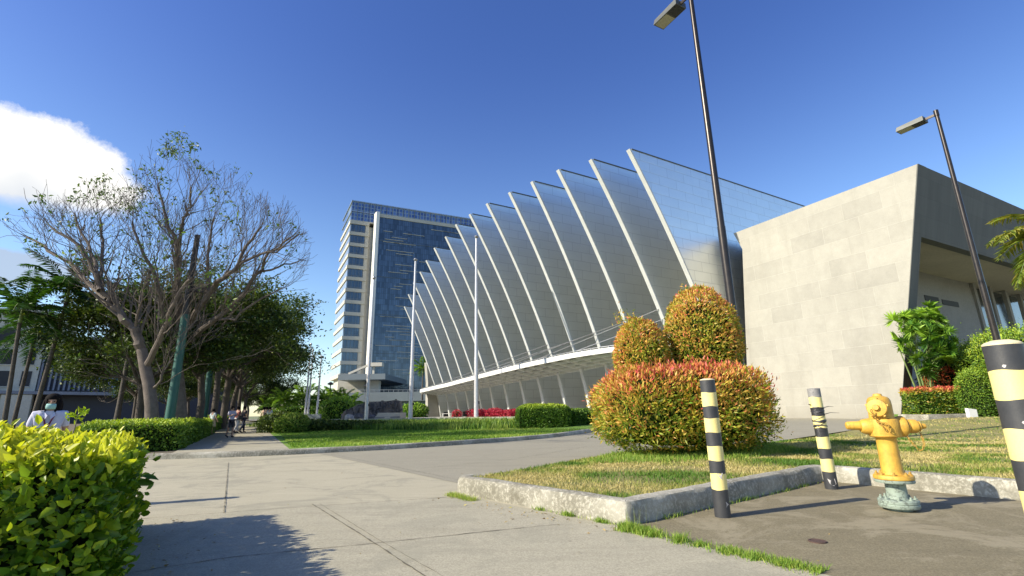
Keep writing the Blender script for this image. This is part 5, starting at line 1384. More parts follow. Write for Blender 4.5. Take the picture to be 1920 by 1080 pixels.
# left edge palms
q = P(62, 770, 20); palm('palm_tree', 'tall palm with a feathery crown at the left, in front of the cream building', (q.x, q.y, .1), P(85, 570, 20).z, 2.3, 14, M['palm_leaf'], .12, (.3, .1), .085, 3, 'palms along the left street')
q = P(15, 780, 19); palm('palm_tree', 'palm cut by the left edge above the woman', (q.x, q.y, .1), P(20, 610, 19).z, 2.1, 14, M['palm_leaf'], .2, (-.4, 0), .08, 9, 'palms along the left street')
q = P(30, 770, 27); palm('palm_tree', 'darker palm with hanging fronds between the left building windows', (q.x, q.y, .1), P(42, 640, 27).z, 2.8, 20, M['palm_leaf'], .15, (.1, 0), .10, 12, 'palms along the left street', el=(-1.0, .9))
q = P(222, 770, 36); palm('palm_tree', 'shaded palm beside the lilac banners', (q.x, q.y, .1), P(235, 660, 36).z, 2.6, 15, M['palm_leaf'], .25, (0, 0), .17, 14, 'palms along the left street')
# palm cut by the right edge, high up
q = P(2128, 790, 13.0); palm('palm_tree', 'yellowing palm whose frond tips enter at the upper right edge', (q.x, q.y, .2), P(2080, 455, 13.0).z - .4, 2.05, 24, M['yellow_palm'], .55, (0, 0), .15, 4, None, leaflet=.62, droop=1.2, el=(-.5, 1.0))
# far plaza palms
rp = random.Random(8)
far_palm = None
spots = [(512, 760, 66), (530, 752, 62), (548, 758, 70), (566, 750, 64), (606, 752, 66), (622, 748, 70), (640, 752, 64), (658, 757, 68), (500, 764, 72), (586, 758, 74)]
names = ['far palm nearest the end of the path', 'tallest of the far palms left of the flagpoles', 'far palm left of the three thin flagpoles', 'far palm directly behind the three thin flagpoles', 'far palm just right of the thin flagpoles',
         'far palm below the white podium corner', 'far palm left of the granite wall', 'far palm behind the left end of the granite wall', 'small far palm beside the tree row', 'far palm between the flagpoles and the podium']
for k, ((x, y, D), lb) in enumerate(zip(spots, names)):
    q = P(x, 780, D); zt = P(x, y + 4, D).z
    if far_palm is None: far_palm = palm('palm_tree', '', (0, 0, 0), 3.0, 2.3, 13, M['palm_leaf'], .62, (0, 0), .13, 5, None, leaflet=.7); o = far_palm
    else: o = copy_tree(far_palm)
    s = 1.0 + rp.uniform(-.1, .2); o.location = (q.x, q.y, zt - 3.2 * s); o.scale = (s, s, s); o.rotation_euler = (0, 0, rp.uniform(0, 6)); o['label'] = lb; o['group'] = 'far palms beside the plaza'
    o['category'] = 'palm tree'
o = copy_tree(far_palm); q = P(793, 700, 108); o.location = (q.x, q.y, 4.4); o.scale = (1.5, 1.5, 1.75); o['label'] = 'single palm on the tower podium, left of the hall canopy tip'; o['group'] = 'palm on the podium'
for (x, y0, y1, D, r_, lb) in ((632, 745, 783, 60, 2.0, 'bushy bright shrub below the podium at left of the granite wall'), (775, 757, 788, 62, 1.7, 'light green frangipani bush right of the granite wall'), (752, 763, 788, 62, 1.2, 'smaller light green bush beside the granite wall'), (556, 762, 788, 62, 3.2, 'broad green shrub mass below the far palms')):
    q = P(x, y1, D); zz = P(x, y0, D).z - .35; bush('shrub', lb, (q.x, q.y), (r_, r_ * .8, max(.6, zz * .56)), 3500, M['palm_leaf'], .30, (.6, .2), group='far plaza shrubs')

# ================================================================== RIGHT SIDE PLANTING
mb = MB(); bp = [BL(3.9, -.12, 0), Vector((21.0, 25.5, 0)), Vector((26.5, 25.9, 0)), Vector((36, 30, 0)), BL(.0, 30, 0), BL(6.5, 24, 0), BL(6.5, 1.1, 0), BL(2.9, 1.1, 0), BL(2.9, -.12, 0)]
mb.prism([Vector((p.x, p.y, .30)) for p in bp], (0, 0, .30)); o = mb.build('planting_bed', M['turf']); o['kind'] = 'structure'
kerb('kerb', [(20.9, 27.3), (20.75, 25.6), (20.95, 25.35), (26.6, 25.75), (36.5, 29.8)], .2, .28, M['kerb'], .8, 7, .006)
box_hedge('hedge', 'low clipped hedge with red tips and green sides at the corner of the stone building', (21.1, 26.15), (25.2, 26.5), (-.1, .85), 1.6, None, M['top_leaf'], 15000, .11, .98, .22, rnd=.12, jit=.03, bulge=.1)
q = P(1775, 700, 28.3)
bush('shrub', 'loose red shrub growing out above the low red hedge', (q.x, q.y), (1.4, .9, 1.5), 3500, M['red_leaf'], .16, (.75, .2), lump=.3)
# fan palm clump
def fan_palm(label, base, seed, hts):
    R = random.Random(seed); t = thing('fan_palm', label, 'palm', base)
    st = MB(); pos = []; ds = []; Ls = []; tn = []
    for (dx, dy) in hts: st.tube([(dx * .3, dy * .3, -.2), (dx * .6, dy * .6, 1.6), (dx, dy, 3.6)], [.06, .05, .03], 6)
    for k in range(95):
        v = Vector((R.gauss(0, 1), R.gauss(0, 1), R.gauss(.15, 1))).normalized(); f = R.uniform(.72, 1.05)
        c = Vector((v.x * 1.75 * f + .25, v.y * .75 * f - .45, 4.15 + v.z * (2.0 if v.z > 0 else 1.7) * f + .25 * sin(v.x * 5)))
        n_ = (v + Vector((R.gauss(0, .35), R.gauss(0, .35), R.gauss(.1, .3)))).normalized()
        d = (Vector((v.x * .5, v.y * .3, 1.0 if v.z > -.1 else .2)) + Vector((R.gauss(0, .35), 0, R.gauss(0, .2)))); d = (d - n_ * d.dot(n_)).normalized(); s = n_.cross(d)
        st.tube([Vector((c.x * .3, c.y * .3, c.z - 1.0)), c - d * .25], .012, 4, cap=False)
        fanL = R.uniform(.50, .80); base_t = min(1.0, R.uniform(.35, .8) + .25 * max(0, v.z))
        for j in range(22):
            b_ = radians(-120 + 240 * j / 21); dd = (d * cos(b_) + s * sin(b_) + n_ * (.12 if j % 2 else .02)).normalized()
            pos.append(tuple(c)); ds.append(tuple(dd)); Ls.append(fanL * (1 - .15 * abs(b_) / 2)); tn.append(base_t + R.gauss(0, .06))
    st.build('stems', M['liriope_stem'], t)
    dir_leaves('fan_leaves', pos, ds, Ls, np.array(Ls) * .24, M['palm_leaf'], np.clip(np.array(tn), 0, 1), t, sag=.10)
    return t
q = Vector((22.95, 27.55, .5)); R = random.Random(3)
hts = [(R.uniform(-.8, .8), R.uniform(-.5, .5)) for k in range(7)]
fan_palm('bright green clump of fan-leaved palms against the corner of the stone building', (q.x, q.y, .55), 4, hts).scale = (.92, .92, .97)
q = P(1808, 740, 29); bush('shrub', 'dark green shrub mass between the fan palm and the big bush', (q.x, q.y), (2.0, 1.2, 2.3), 8000, M['tree_leaf'], .22, (.45, .2), lump=.25)
q = P(1848, 785, 25.5); bush('shrub', 'round clipped green shrub behind the small white marker', (q.x, q.y), (.88, .85, 1.45), 9000, M['box_leaf'], .09, (.5, .18), e=2.4, zmin=-.9, lump=.07)
q = P(1882, 782, 26.5); bush('shrub', 'large bushy green shrub behind the nearest bollard', (q.x + .6, q.y), (2.0, 1.6, 2.6), 20000, M['box_leaf'], .13, (.55, .2), e=2.3, zmin=-.95, lump=.16)
q = P(1920, 782, 24.0); bush('shrub', 'tall green shrub cut by the right edge', (q.x + .9, q.y), (1.6, 1.4, 2.5), 12000, M['box_leaf'], .13, (.5, .2), e=2.3, zmin=-.95, lump=.2)
q = P(1890, 700, 26); n = 500; g = np.array(q) + np.column_stack([rng.normal(0, .7, n), rng.normal(0, .3, n), rng.uniform(0, 3.2, n) * rng.uniform(0, 1, n)])
o = leaf_mesh('loose_twigs', g, rng.normal(size=g.shape), rng.uniform(.06, .14, n), M['box_leaf'], np.clip(rng.normal(.7, .15, n), 0, 1), aspect=.35, up=.6)
tag(o, 'wispy light shoots standing above the big shrub at right', 'twigs', kind='stuff')
mk = thing('marker_post', 'small white marker block at the foot of the round shrub', 'marker', (*xy(P(1827, 783, 24.3)), H(24, 24)))
mb = MB(); mb.prism([(-.2, 0, .0), (.2, 0, 0), (.2, 0, .50), (-.2, 0, .56)], (0, .18, 0)); mb.build('block', M['white'], mk)

# ================================================================== FLAGPOLES
def flagpole(label, p0, ztop, r, g):
    t = thing('flagpole', label, 'flagpole', (p0.x, p0.y, H(p0.x, p0.y) - .05), 0, g); z0 = H(p0.x, p0.y) - .05; h = ztop - z0
    mb = MB(); mb.tube([(0, 0, 0), (0, 0, h * .33), (0, 0, h * .34), (0, 0, h * .66), (0, 0, h)], [r, r * .9, r * .8, r * .68, r * .42], 14); mb.build('pole', M['pole_white'], t)
    mb = MB(); mb.lathe([(r * 1.6, 0), (r * 1.6, .05), (r * 1.1, .12), (r * 1.05, .4)], 14); mb.build('base', M['steel'], t)
    mb = MB(); mb.lathe([(.0005, h), (r * .5, h + .02), (r * .85, h + .10), (r * .95, h + .17), (r * .7, h + .26), (.0005, h + .31)], 12); mb.build('truck', M['steel'], t)
    mb = MB(); mb.box((r * 1.1, 0, 1.6), (.10, .16, .22)); mb.build('cleat', M['dark'], t)
g = 'tall white flagpoles on the plaza'
q = P(893, 790, 40); flagpole('tallest flagpole, in front of the canopy and the magenta flowers', q, P(896, 447, 40).z, .19, g)
q = P(769, 795, 41); flagpole('middle flagpole, in front of the tower glass and the end of the canopy', q, P(780.5, 490, 41).z, .19, g)
q = P(686, 794, 42); flagpole('left flagpole of the large three, in front of the white blade of the tower', q, P(703, 524, 42).z, .17, g)
g = 'thin far flagpoles beside the trees'
for (x, xt, yt, lb) in ((571, 581, 648, 'leftmost of the three thin far flagpoles'), (576, 590, 659, 'middle one of the three thin far flagpoles'), (593, 602, 671, 'rightmost of the three thin far flagpoles')):
    q = P(x, 790, 56); flagpole(lb, q, P(xt, yt, 56).z, .13, g)
# small distant street lamps on the plaza
for (x, yt, D, lb) in ((615, 721, 70, 'short dark lamp at the left corner of the podium'), (684, 725, 75, 'short dark lamp beside the left tall flagpole')):
    q = P(x, 785, D); t = thing('street_lamp', lb, 'lamp post', (q.x, q.y, .3), 0, 'short plaza lamps'); h = P(x, yt, D).z - .3
    mb = MB(); mb.tube([(0, 0, 0), (0, 0, h)], .08, 8); mb.build('pole', M['lamp_metal'], t)
    mb = MB(); mb.lathe([(.12, h - .1), (.42, h), (.42, h + .15), (.1, h + .35)], 12); mb.build('lamp_head', M['lamp_metal'], t)

# ================================================================== PLAZA FEATURES
# rough granite relief wall with cut glyph-like relief, rising to the right
t = thing('relief_wall', 'rough dark granite fountain wall with carved relief behind the flagpoles', 'wall', (0, 0, 0)); DW = 50
mb = MB(); tp_ = [(640, 778), (652, 768), (668, 760), (685, 755), (705, 753), (725, 752), (742, 750), (750, 752), (752, 775)]
prev = None; R = random.Random(2)
pts = []
for i in range(len(tp_) - 1):
    for k in range(4):
        f = k / 4; x = tp_[i][0] + (tp_[i + 1][0] - tp_[i][0]) * f; y = tp_[i][1] + (tp_[i + 1][1] - tp_[i][1]) * f; pts.append((x, y, DW - 3 * sin(pi * (x - 640) / 112)))
ft = []; fb = []
for (x, y, D) in pts:
    a = P(x, y, D); ft.append(a); fb.append(Vector((a.x, a.y, .3)))
n_ = len(ft); bk = Vector((0, .9, 0))
mb.add(ft + fb + [p + bk for p in ft] + [p + bk for p in fb], [f for i in range(n_ - 1) for f in ((i, n_ + i, n_ + i + 1, i + 1), (2 * n_ + i, 2 * n_ + i + 1, 3 * n_ + i + 1, 3 * n_ + i), (i, i + 1, 2 * n_ + i + 1, 2 * n_ + i))] + [(0, 2 * n_, 3 * n_, n_), (n_ - 1, 2 * n_ - 1, 4 * n_ - 1, 3 * n_ - 1)])
mb.build('wall_slab', M['granite'], t)
mb = MB()
for k in range(150):
    i = R.randint(2, n_ - 3); p = ft[i].lerp(fb[i], R.uniform(.08, .85)); w_, h_ = R.choice(((.12, .55), (.4, .12), (.14, .3), (.2, .2)))
    mb.box(p + Vector((R.uniform(-.1, .1), -.06, 0)), (w_, .22, h_), rz=R.uniform(-.2, .2))
mb.build('carved_relief', M['granite'], t)
def rock(mb, c, s, seed):
    R = random.Random(seed); vs = []; nu, nv = 7, 5
    for j in range(nv):
        v = -pi / 2 + pi * (j + .5) / nv
        for i in range(nu):
            u = 2 * pi * i / nu; k = R.uniform(.75, 1.15); vs.append((c[0] + s[0] * k * cos(v) * cos(u), c[1] + s[1] * k * cos(v) * sin(u), c[2] + s[2] * k * sin(v)))
    fs = [(j * nu + i, j * nu + (i + 1) % nu, (j + 1) * nu + (i + 1) % nu, (j + 1) * nu + i) for j in range(nv - 1) for i in range(nu)] + [tuple(range(nu - 1, -1, -1)), tuple(range((nv - 1) * nu, nv * nu))]
    mb.add(vs, fs)
rocks = [(655, 783, 'rock'), (663, 786, 'r'), (672, 781, 'r'), (682, 783, 'r'), (696, 784, 'r'), (668, 790, 'r'), (704, 786, 'r'), (690, 779, 'r'), (677, 788, 'r'), (699, 790, 'r')]
rl = ['grey boulder at the left foot of the granite wall', 'low boulder beside the pale sloping slab', 'pointed boulder below the granite wall middle', 'boulder just left of the left tall flagpole', 'boulder between the flagpole and the stone steps', 'small boulder nearest the dark shrubs', 'boulder at the left end of the stone steps', 'upper boulder behind the left tall flagpole', 'flat boulder in the shade by the shrubs', 'low boulder under the stone steps']
for (x, y, _), lb in zip(rocks, rl):
    p = P(x, y, 45); mb = MB(); rock(mb, (0, 0, 0), (R.uniform(.35, .6), R.uniform(.3, .5), R.uniform(.22, .38)), x)
    o = mb.build('boulder', M['plaza'] if x % 2 else M['granite'], loc=(p.x, p.y, max(.45, p.z))); tag(o, lb, 'boulder', 'boulders of the fountain')
t = thing('stone_steps', 'pale stepped stone seating rising to the right below the granite wall', 'steps', (0, 0, 0))
for k in range(5):
    a = P(700 + k * 2, 786 - k * 3.0, 44); b = P(724 + k * 6.5, 784 - k * 2.6, 44 + k * .3); m1 = MB()
    m1.prism([a, b, b + Vector((.3, 1.2, 0)), a + Vector((-.1, 1.2, 0))], (0, 0, -.28 - .1 * k)); m1.build('step', M['steps'], t)
m1 = MB(); a = P(702, 792, 43.8); b = P(748, 790, 44.8); m1.prism([a, b, b + Vector((0, 2, 0)), a + Vector((0, 2, 0))], (0, 0, .45)); m1.build('base_block', M['wall_grey'], t)
m1 = MB(); a = P(624, 791, 44); b = P(652, 784, 44); m1.prism([a, b, b + Vector((.2, 1.6, .0)), a + Vector((0, 1.6, 0))], (0, 0, -.16))
tag(m1.build('stone_slab', M['steps']), 'pale sloping stone slab left of the boulders', 'slab')
m1 = MB(); a = P(548, 787, 52); b = P(600, 787, 52); m1.prism([a, b, b + Vector((0, .3, 0)), a + Vector((0, .3, 0))], (0, 0, .55)); tag(m1.build('low_wall', M['tower_grey']), 'low grey-green wall behind the thin far flagpoles', 'wall')
# white van half hidden behind the end pier
def van(q):
    t = thing('parked_van', 'white van parked behind the end pier of the hall', 'van', q)
    L, Wd, Hh = 4.8, 1.8, 2.0
    prof = [(-L / 2, .45), (-L / 2 + .05, 1.05), (-L / 2 + .5, 1.35), (-L / 2 + 1.15, Hh - .05), (-L / 2 + 1.5, Hh), (L / 2 - .1, Hh), (L / 2, Hh - .2), (L / 2, .4), (-L / 2 + .3, .32)]
    mb = MB(); mb.prism([(x, -Wd / 2, z) for x, z in prof], (0, Wd, 0)); b_ = mb.build('body', M['tower_white'], t, bevel=.06)
    for sy in (-1, 1):
        for (x0, x1) in ((-L / 2 + 1.25, -L / 2 + 2.3), (-L / 2 + 2.4, L / 2 - 1.2), (L / 2 - 1.1, L / 2 - .2)):
            mb = MB(); mb.prism([(x0, sy * (Wd / 2 + .005), 1.18), (x1, sy * (Wd / 2 + .005), 1.18), (x1, sy * (Wd / 2 + .005), 1.82), (x0 + .2, sy * (Wd / 2 + .005), 1.82)], (0, sy * .01, 0)); mb.build('side_window', M['dark'], t)
    mb = MB(); mb.prism([(-L / 2 + .50, -.75, 1.40), (-L / 2 + .50, .75, 1.40), (-L / 2 + 1.10, .70, 1.90), (-L / 2 + 1.10, -.70, 1.90)], (-.03, 0, .03)); mb.build('windscreen', M['dark'], t)
    for x in (-L / 2 + .9, L / 2 - .9):
        for sy in (-1, 1):
            mb = MB(); mb.lathe([(.12, -.1), (.32, -.1), (.34, -.06), (.34, .06), (.32, .1), (.12, .1)], 18, c=(x, sy * (Wd / 2 - .08), .34), axis=(0, 1, 0)); w_ = mb.build('wheel', M['blk'], t)
            mb = MB(); mb.lathe([(.0005, .0), (.19, .0), (.19, .012), (.0005, .014)], 14, c=(x, sy * (Wd / 2 + .022), .34), axis=(0, sy, 0)); mb.build('hubcap', M['steel'], w_)
    for sy in (-.65, .65):
        mb = MB(); mb.box((-L / 2 - .0, sy, .85), (.08, .25, .16)); mb.build('headlight', M['white'], t)
    return t
q = P(812, 786, 74); v_ = van((q.x, q.y, .33)); v_.rotation_euler = (0, 0, radians(6))
t = thing('folding_table', 'small white table under the canopy near the end pier', 'table', (*xy(P(838, 784, 58)), .33))
mb = MB(); mb.box((0, 0, .72), (1.1, .6, .05)); mb.build('tabletop', M['white'], t)
for (x, y) in ((-.5, -.25), (.5, -.25), (.5, .25), (-.5, .25)):
    mb = MB(); mb.tube([(x, y, 0), (x, y, .70)], .025, 6); mb.build('leg', M['white'], t)
t = bush('flower_bush', 'small pink flowering bush beside the white table under the canopy', xy(P(857, 784, 57)), (.55, .45, .6), 500, M['magenta'], .2, (.6, .2))

# ================================================================== LEFT BUILDING
lb_ = thing('street_building', 'cream and dark ribbed building in shade behind the left trees', 'building', (0, 0, 0))
Q0 = P(72, 700, 76); Q0 = Vector((Q0.x, Q0.y, 0)); N2 = Vector((FU.y, -FU.x, 0))   # towards the camera
E2v = E2
def LB(a, b, z): return Q0 + E2v * a + W * b + Vector((0, 0, z))
def zpix(x, y, D): return P(x, y, D).z
zc1 = zpix(95, 582, 76); zr = zpix(120, 628, 76); zcan = zpix(100, 735, 76)
mb = MB(); mb.prism([LB(-30, 0, 0), LB(0, 0, 0), LB(0, 0, zc1), LB(-30, 0, zc1 - .5)], W * 14); mb.build('wall', M['cream_wall'], lb_)
mb = MB(); mb.prism([LB(.01, .5, 0), LB(28, .5, 0), LB(28, .5, zr), LB(.01, .5, zr)], W * 13); mb.build('ribbed_wall_backing', M['rib_back'], lb_)
rzL = math.atan2(E2v.y, E2v.x)
for k in range(34):
    m1 = MB(); m1.box(LB(.25 + k * .62, .33, (zr + zcan) / 2 + .2), (.24, .34, zr - zcan - .2), rz=rzL); m1.build('rib', M['rib'], lb_)
for (a0, a1) in ((-1.9, -.75), (-6.0, -3.3), (-10, -7.4)):
    for k in range(4):
        z0 = zcan + .9 + k * 3.3
        if z0 + 2.2 > zc1: continue
        m1 = MB(); m1.box(LB((a0 + a1) / 2, -.02, z0 + 1.15), (a1 - a0, .12, 2.3), rz=rzL); w_ = m1.build('window', M['dark'], lb_)
        m1 = MB(); m1.box(LB((a0 + a1) / 2, -.08, z0 - .06), (a1 - a0 + .2, .2, .12), rz=rzL); m1.build('sill', M['cream_wall'], w_)
mb = MB(); mb.prism([LB(-14, -3.0, zcan + .35), LB(12, -3.0, zcan - .15), LB(12, .3, zcan - .15), LB(-14, .3, zcan + .35)], (0, 0, -.45)); mb.build('street_canopy', M['rib'], lb_)
mb = MB(); mb.box(LB(-1.0, -2.6, zcan / 2 - .2), (3.4, .5, zcan - .5), rz=rzL); mb.build('canopy_pier', M['cream_wall'], lb_)
mb = MB(); mb.box(LB(-14, -2.2, zcan / 2 - .2), (8, .5, zcan - .5), rz=rzL); mb.build('canopy_pier', M['cream_wall'], lb_)
for (x0, x1, y0, y1, mt) in ((181, 190, 700, 736, 'poster'), (206, 216, 701, 736, 'poster'), (217, 223, 703, 745, 'sky_sign')):
    a = hitplane((x0, y0), LB(0, -.25, 0), W); b = hitplane((x1, y0), LB(0, -.25, 0), W); z1 = a.z; z0 = hitplane((x0, y1), LB(0, -.25, 0), W).z
    t = thing('banner', {181: 'lilac banner on the dark ribbed building, left one', 206: 'lilac banner on the dark ribbed building, right one', 217: 'narrow pale blue panel beside the right lilac banner'}[x0], 'banner', (a.x, a.y, z0), 0, 'banners on the ribbed building')
    w_ = (b - a); w_.z = 0; h = z1 - z0
    mb = MB(); mb.prism([(0, 0, 0), w_, w_ + Vector((0, 0, h)), (0, 0, h)], W * .08); mb.build('panel', M[mt], t)
    if mt == 'poster':
        mb = MB(); mb.prism([w_ * .05 + W * -.02, w_ * .95 + W * -.02, w_ * .95 + W * -.02 + Vector((0, 0, h * .12)), w_ * .55 + W * -.02 + Vector((0, 0, h * .24)), w_ * .05 + W * -.02 + Vector((0, 0, h * .14))], W * .015); mb.build('dark_picture', M['poster_dark'], t)
        for k in range(3):
            mb = MB(); mb.prism([w_ * .15 + W * -.02 + Vector((0, 0, h * (.45 + k * .16))), w_ * .85 + W * -.02 + Vector((0, 0, h * (.45 + k * .16))), w_ * .85 + W * -.02 + Vector((0, 0, h * (.51 + k * .16))), w_ * .15 + W * -.02 + Vector((0, 0, h * (.51 + k * .16)))], W * .015); mb.build('text_band', M['rib'], t)

# ---- green utility pole with its cross arm
q = P(317, 792, 19.5); zt = P(374, 445, 19.5).z
t = thing('utility_pole', 'thick green painted pole with a dark cross arm between the two bare trees', 'pole', (q.x, q.y, .1))
mb = MB(); mb.tube([(0, 0, -.2), (0, 0, 2.0), (0, 0, P(352, 590, 19.5).z - .1)], [.175, .165, .15], 18); mb.build('shaft', M['pole_green'], t)
mb = MB(); z1 = P(352, 590, 19.5).z - .1; mb.tube([(0, 0, z1), (0, 0, zt)], [.145, .10], 16); mb.build('upper_shaft', M['lamp_metal'], t)
za = P(360, 543, 19.5).z; mb = MB(); mb.box((.42, .25, za - .1), (.9, .16, .16), rz=.5); mb.box((.42, .25, za + .02), (.8, .1, .05), rz=.5); mb.build('cross_arm', M['lamp_metal'], t)
q = P(381, 792, 31); zt = 5.2
t = thing('utility_pole', 'second green pole further down the path hedge', 'pole', (q.x, q.y, .1)); mb = MB(); mb.tube([(0, 0, -.2), (0, 0, zt)], [.2, .17], 14); mb.build('shaft', M['pole_green'], t)
mb = MB(); mb.lathe([(.30, 0), (.30, .12), (.22, .2), (.2, .5)], 14); mb.build('base_collar', M['pole_green'], t)
# overhead wires
wr = thing('overhead_cable', 'thin dark cable sagging across the left trees', 'cable', (0, 0, 0)); a = P(-20, 527, 22); b = P(368, 545, 19.5)
mb = MB(); mb.tube([a.lerp(b, k / 12) - Vector((0, 0, .35 * sin(pi * k / 12))) for k in range(13)], .014, 5); mb.build('wire', M['dark'], wr)

# ================================================================== PEOPLE
def skin_mesh(name, V, Eg, Rd, mat, parent, sub=1):
    me = bpy.data.meshes.new(name); me.from_pydata([tuple(v) for v in V], Eg, []); me.materials.append(mat)
    o = bpy.data.objects.new(name, me); link(o, parent)
    bm = bmesh.new(); bm.from_mesh(me); ly = bm.verts.layers.skin.verify()
    for i, v in enumerate(bm.verts):
        r_ = Rd[i]; v[ly].radius = r_ if isinstance(r_, tuple) else (r_, r_)
        v[ly].use_root = (i == 0)
    bm.to_mesh(me); bm.free()
    s = o.modifiers.new('skin', 'SKIN'); s.use_smooth_shade = True
    ss = o.modifiers.new('subsurf', 'SUBSURF'); ss.levels = sub; ss.render_levels = sub
    return o
def person(label, loc, face, h, pose, top_m, bottom, bottom_m, hair='short', shoes=None, group=None, extra=None):
    """standing / walking figure; face = heading in radians (0 faces -Y); pose: stride, arm positions"""
    t = thing('person', label, 'person', loc, face, group); k = h / 1.65
    st = pose.get('stride', 0.0)
    J = {}
    J['pel'] = (0, 0, .92); J['sp'] = (0, .01, 1.08); J['ch'] = (0, .0, 1.27); J['nk'] = (0, .005, 1.40); J['hd0'] = (0, -.005, 1.475); J['hd1'] = (0, -.012, 1.56); J['hd2'] = (0, -.005, 1.61)
    for s, n in ((1, 'L'), (-1, 'R')):
        f = st * s
        J['hip' + n] = (.09 * s, 0, .88); J['kn' + n] = (.10 * s, -f * .55 - .03, .48 + abs(st) * .02); J['an' + n] = (.10 * s, -f + (.10 if f < 0 else 0), .09 + (.06 if f < 0 and st else 0)); J['toe' + n] = (.11 * s, -f - .13 + (.06 if f < 0 else 0), .03 + (.0 if f < 0 else 0))
        J['sh' + n] = (.165 * s, 0, 1.345)
        el, wr_ = pose.get('arm' + n, ((.20 * s, .02 + f * .3, 1.09), (.21 * s, -.04 + f * .6, .86)))
        J['el' + n] = el; J['wr' + n] = wr_
        d = Vector(wr_) - Vector(el); d.normalize(); sdv = Vector((s * .0, -1, 0)); sdv = (sdv - d * sdv.dot(d)).normalized(); pv = Vector(wr_) + d * .07
        J['pm' + n] = tuple(pv)
        for q_, (off, ln) in enumerate(((-.03, .065), (-.01, .078), (.01, .072), (.03, .055))): J['f%d' % q_ + n] = tuple(pv + sdv * off + d * ln + Vector((-s * .012, 0, 0)))
        J['th' + n] = tuple(Vector(wr_) + d * .05 - sdv * -.05)
    names = list(J); idx = {a: i for i, a in enumerate(names)}
    rad = {'pel': (.15, .11), 'sp': (.125, .095), 'ch': (.145, .10), 'nk': .052, 'hd0': (.070, .080), 'hd1': (.078, .094), 'hd2': (.055, .065)}
    for n in 'LR':
        rad.update({'hip' + n: .088, 'kn' + n: .055, 'an' + n: .036, 'toe' + n: (.038, .025), 'sh' + n: .055, 'el' + n: .038, 'wr' + n: .026, 'pm' + n: (.030, .018), 'th' + n: .009, 'f0' + n: .009, 'f1' + n: .009, 'f2' + n: .009, 'f3' + n: .008})
    Eg = [('pel', 'sp'), ('sp', 'ch'), ('ch', 'nk'), ('nk', 'hd0'), ('hd0', 'hd1'), ('hd1', 'hd2')]
    for n in 'LR': Eg += [('pel', 'hip' + n), ('hip' + n, 'kn' + n), ('kn' + n, 'an' + n), ('an' + n, 'toe' + n), ('ch', 'sh' + n), ('sh' + n, 'el' + n), ('el' + n, 'wr' + n), ('wr' + n, 'pm' + n), ('wr' + n, 'th' + n)] + [('pm' + n, 'f%d' % q_ + n) for q_ in range(4)]
    def sc(v): return tuple(c * k for c in v)
    skin_mesh('body', [sc(J[a]) for a in names], [(idx[a], idx[b]) for a, b in Eg], [tuple(c * k for c in (rad[a] if isinstance(rad[a], tuple) else (rad[a], rad[a]))) for a in names], M['skin'], t, 2)
    # face: eyes, nose, mouth, ears
    mb = MB()
    for s in (1, -1): mb.lathe([(.0005, 0), (.010 * k, .001), (.008 * k, .006), (.0005, .008)], 8, c=sc((.030 * s, -.096, 1.535)), axis=(0, -1, 0))
    mb.build('eyes', M['hair'], t)
    mb = MB(); mb.tube([sc((0, -.088, 1.545)), sc((0, -.108, 1.505))], [.008 * k, .013 * k], 6); mb.build('nose', M['skin'], t)
    mb = MB(); mb.box(sc((0, -.096, 1.468)), sc((.045, .012, .010))); mb.build('mouth', M['poster_dark'], t)
    for s in (1, -1):
        mb = MB(); mb.lathe([(.0005, 0), (.022 * k, .002), (.020 * k, .012), (.0005, .014)], 8, c=sc((.076 * s, .005, 1.515)), axis=(s, 0, 0)); mb.build('ear', M['skin'], t)
    # hair cap: shell over the back and top
    mb = MB(); nu, nv = 18, 10; vs = []
    drop = {'short': .40, 'long': 1.15, 'bob': .95}[hair]
    for j in range(nv + 1):
        v = j / nv
        for i in range(nu + 1):
            a = radians(-52) + radians(284) * i / nu; th = radians(4 + 86 * min(1, v * 1.55))
            r_ = .098 * sin(th) if v < .65 else .098 * (1 + .10 * (v - .65))
            z = 1.555 + .088 * cos(th) if v < .65 else 1.555 - .088 * (v - .65) / .35 * drop * 2.2
            fr_ = 1.0
            vs.append(sc((r_ * cos(a) * .92 * fr_, r_ * sin(a) * 1.08 + .006, z)))
    # front hairline
    mb.add(vs, [(j * (nu + 1) + i, j * (nu + 1) + i + 1, (j + 1) * (nu + 1) + i + 1, (j + 1) * (nu + 1) + i) for j in range(nv) for i in range(nu)], 0, True)
    core_blob(mb, sc((0, .012, 1.578)), (.094 * k, .108 * k, .078 * k), 2.0, -.25, 1.0)
    if hair == 'bob':
        core_blob(mb, sc((0, .048, 1.455)), (.122 * k, .070 * k, .150 * k), 2.3, -1.0, 1.0)
        for s_ in (1, -1): core_blob(mb, sc((.082 * s_, .0, 1.45)), (.030 * k, .055 * k, .125 * k), 2.2, -1.0, 1.0)
    hb = mb.build('hair', M['hair'], t); sol = hb.modifiers.new('solid', 'SOLIDIFY'); sol.thickness = .02 * k
    # top
    g_ = .016
    tn_ = ['sp', 'pel', 'ch', 'shL', 'shR', 'elL', 'elR']; nk2 = (0, -.012, 1.40)
    V = [sc(J[a]) for a in tn_] + [sc(nk2)]; Rr = [tuple((c + g_) * k for c in (rad[a] if isinstance(rad[a], tuple) else (rad[a], rad[a]))) for a in tn_] + [(.066 * k, .066 * k)]
    for i_ in (5, 6):
        sh_ = Vector(V[i_ - 2]); V[i_] = tuple(sh_ + (Vector(V[i_]) - sh_) * pose.get('sleeve', .75))
    skin_mesh('shirt', V, [(0, 1), (0, 2), (2, 3), (2, 4), (3, 5), (4, 6), (2, 7)], Rr, top_m, t, 2)
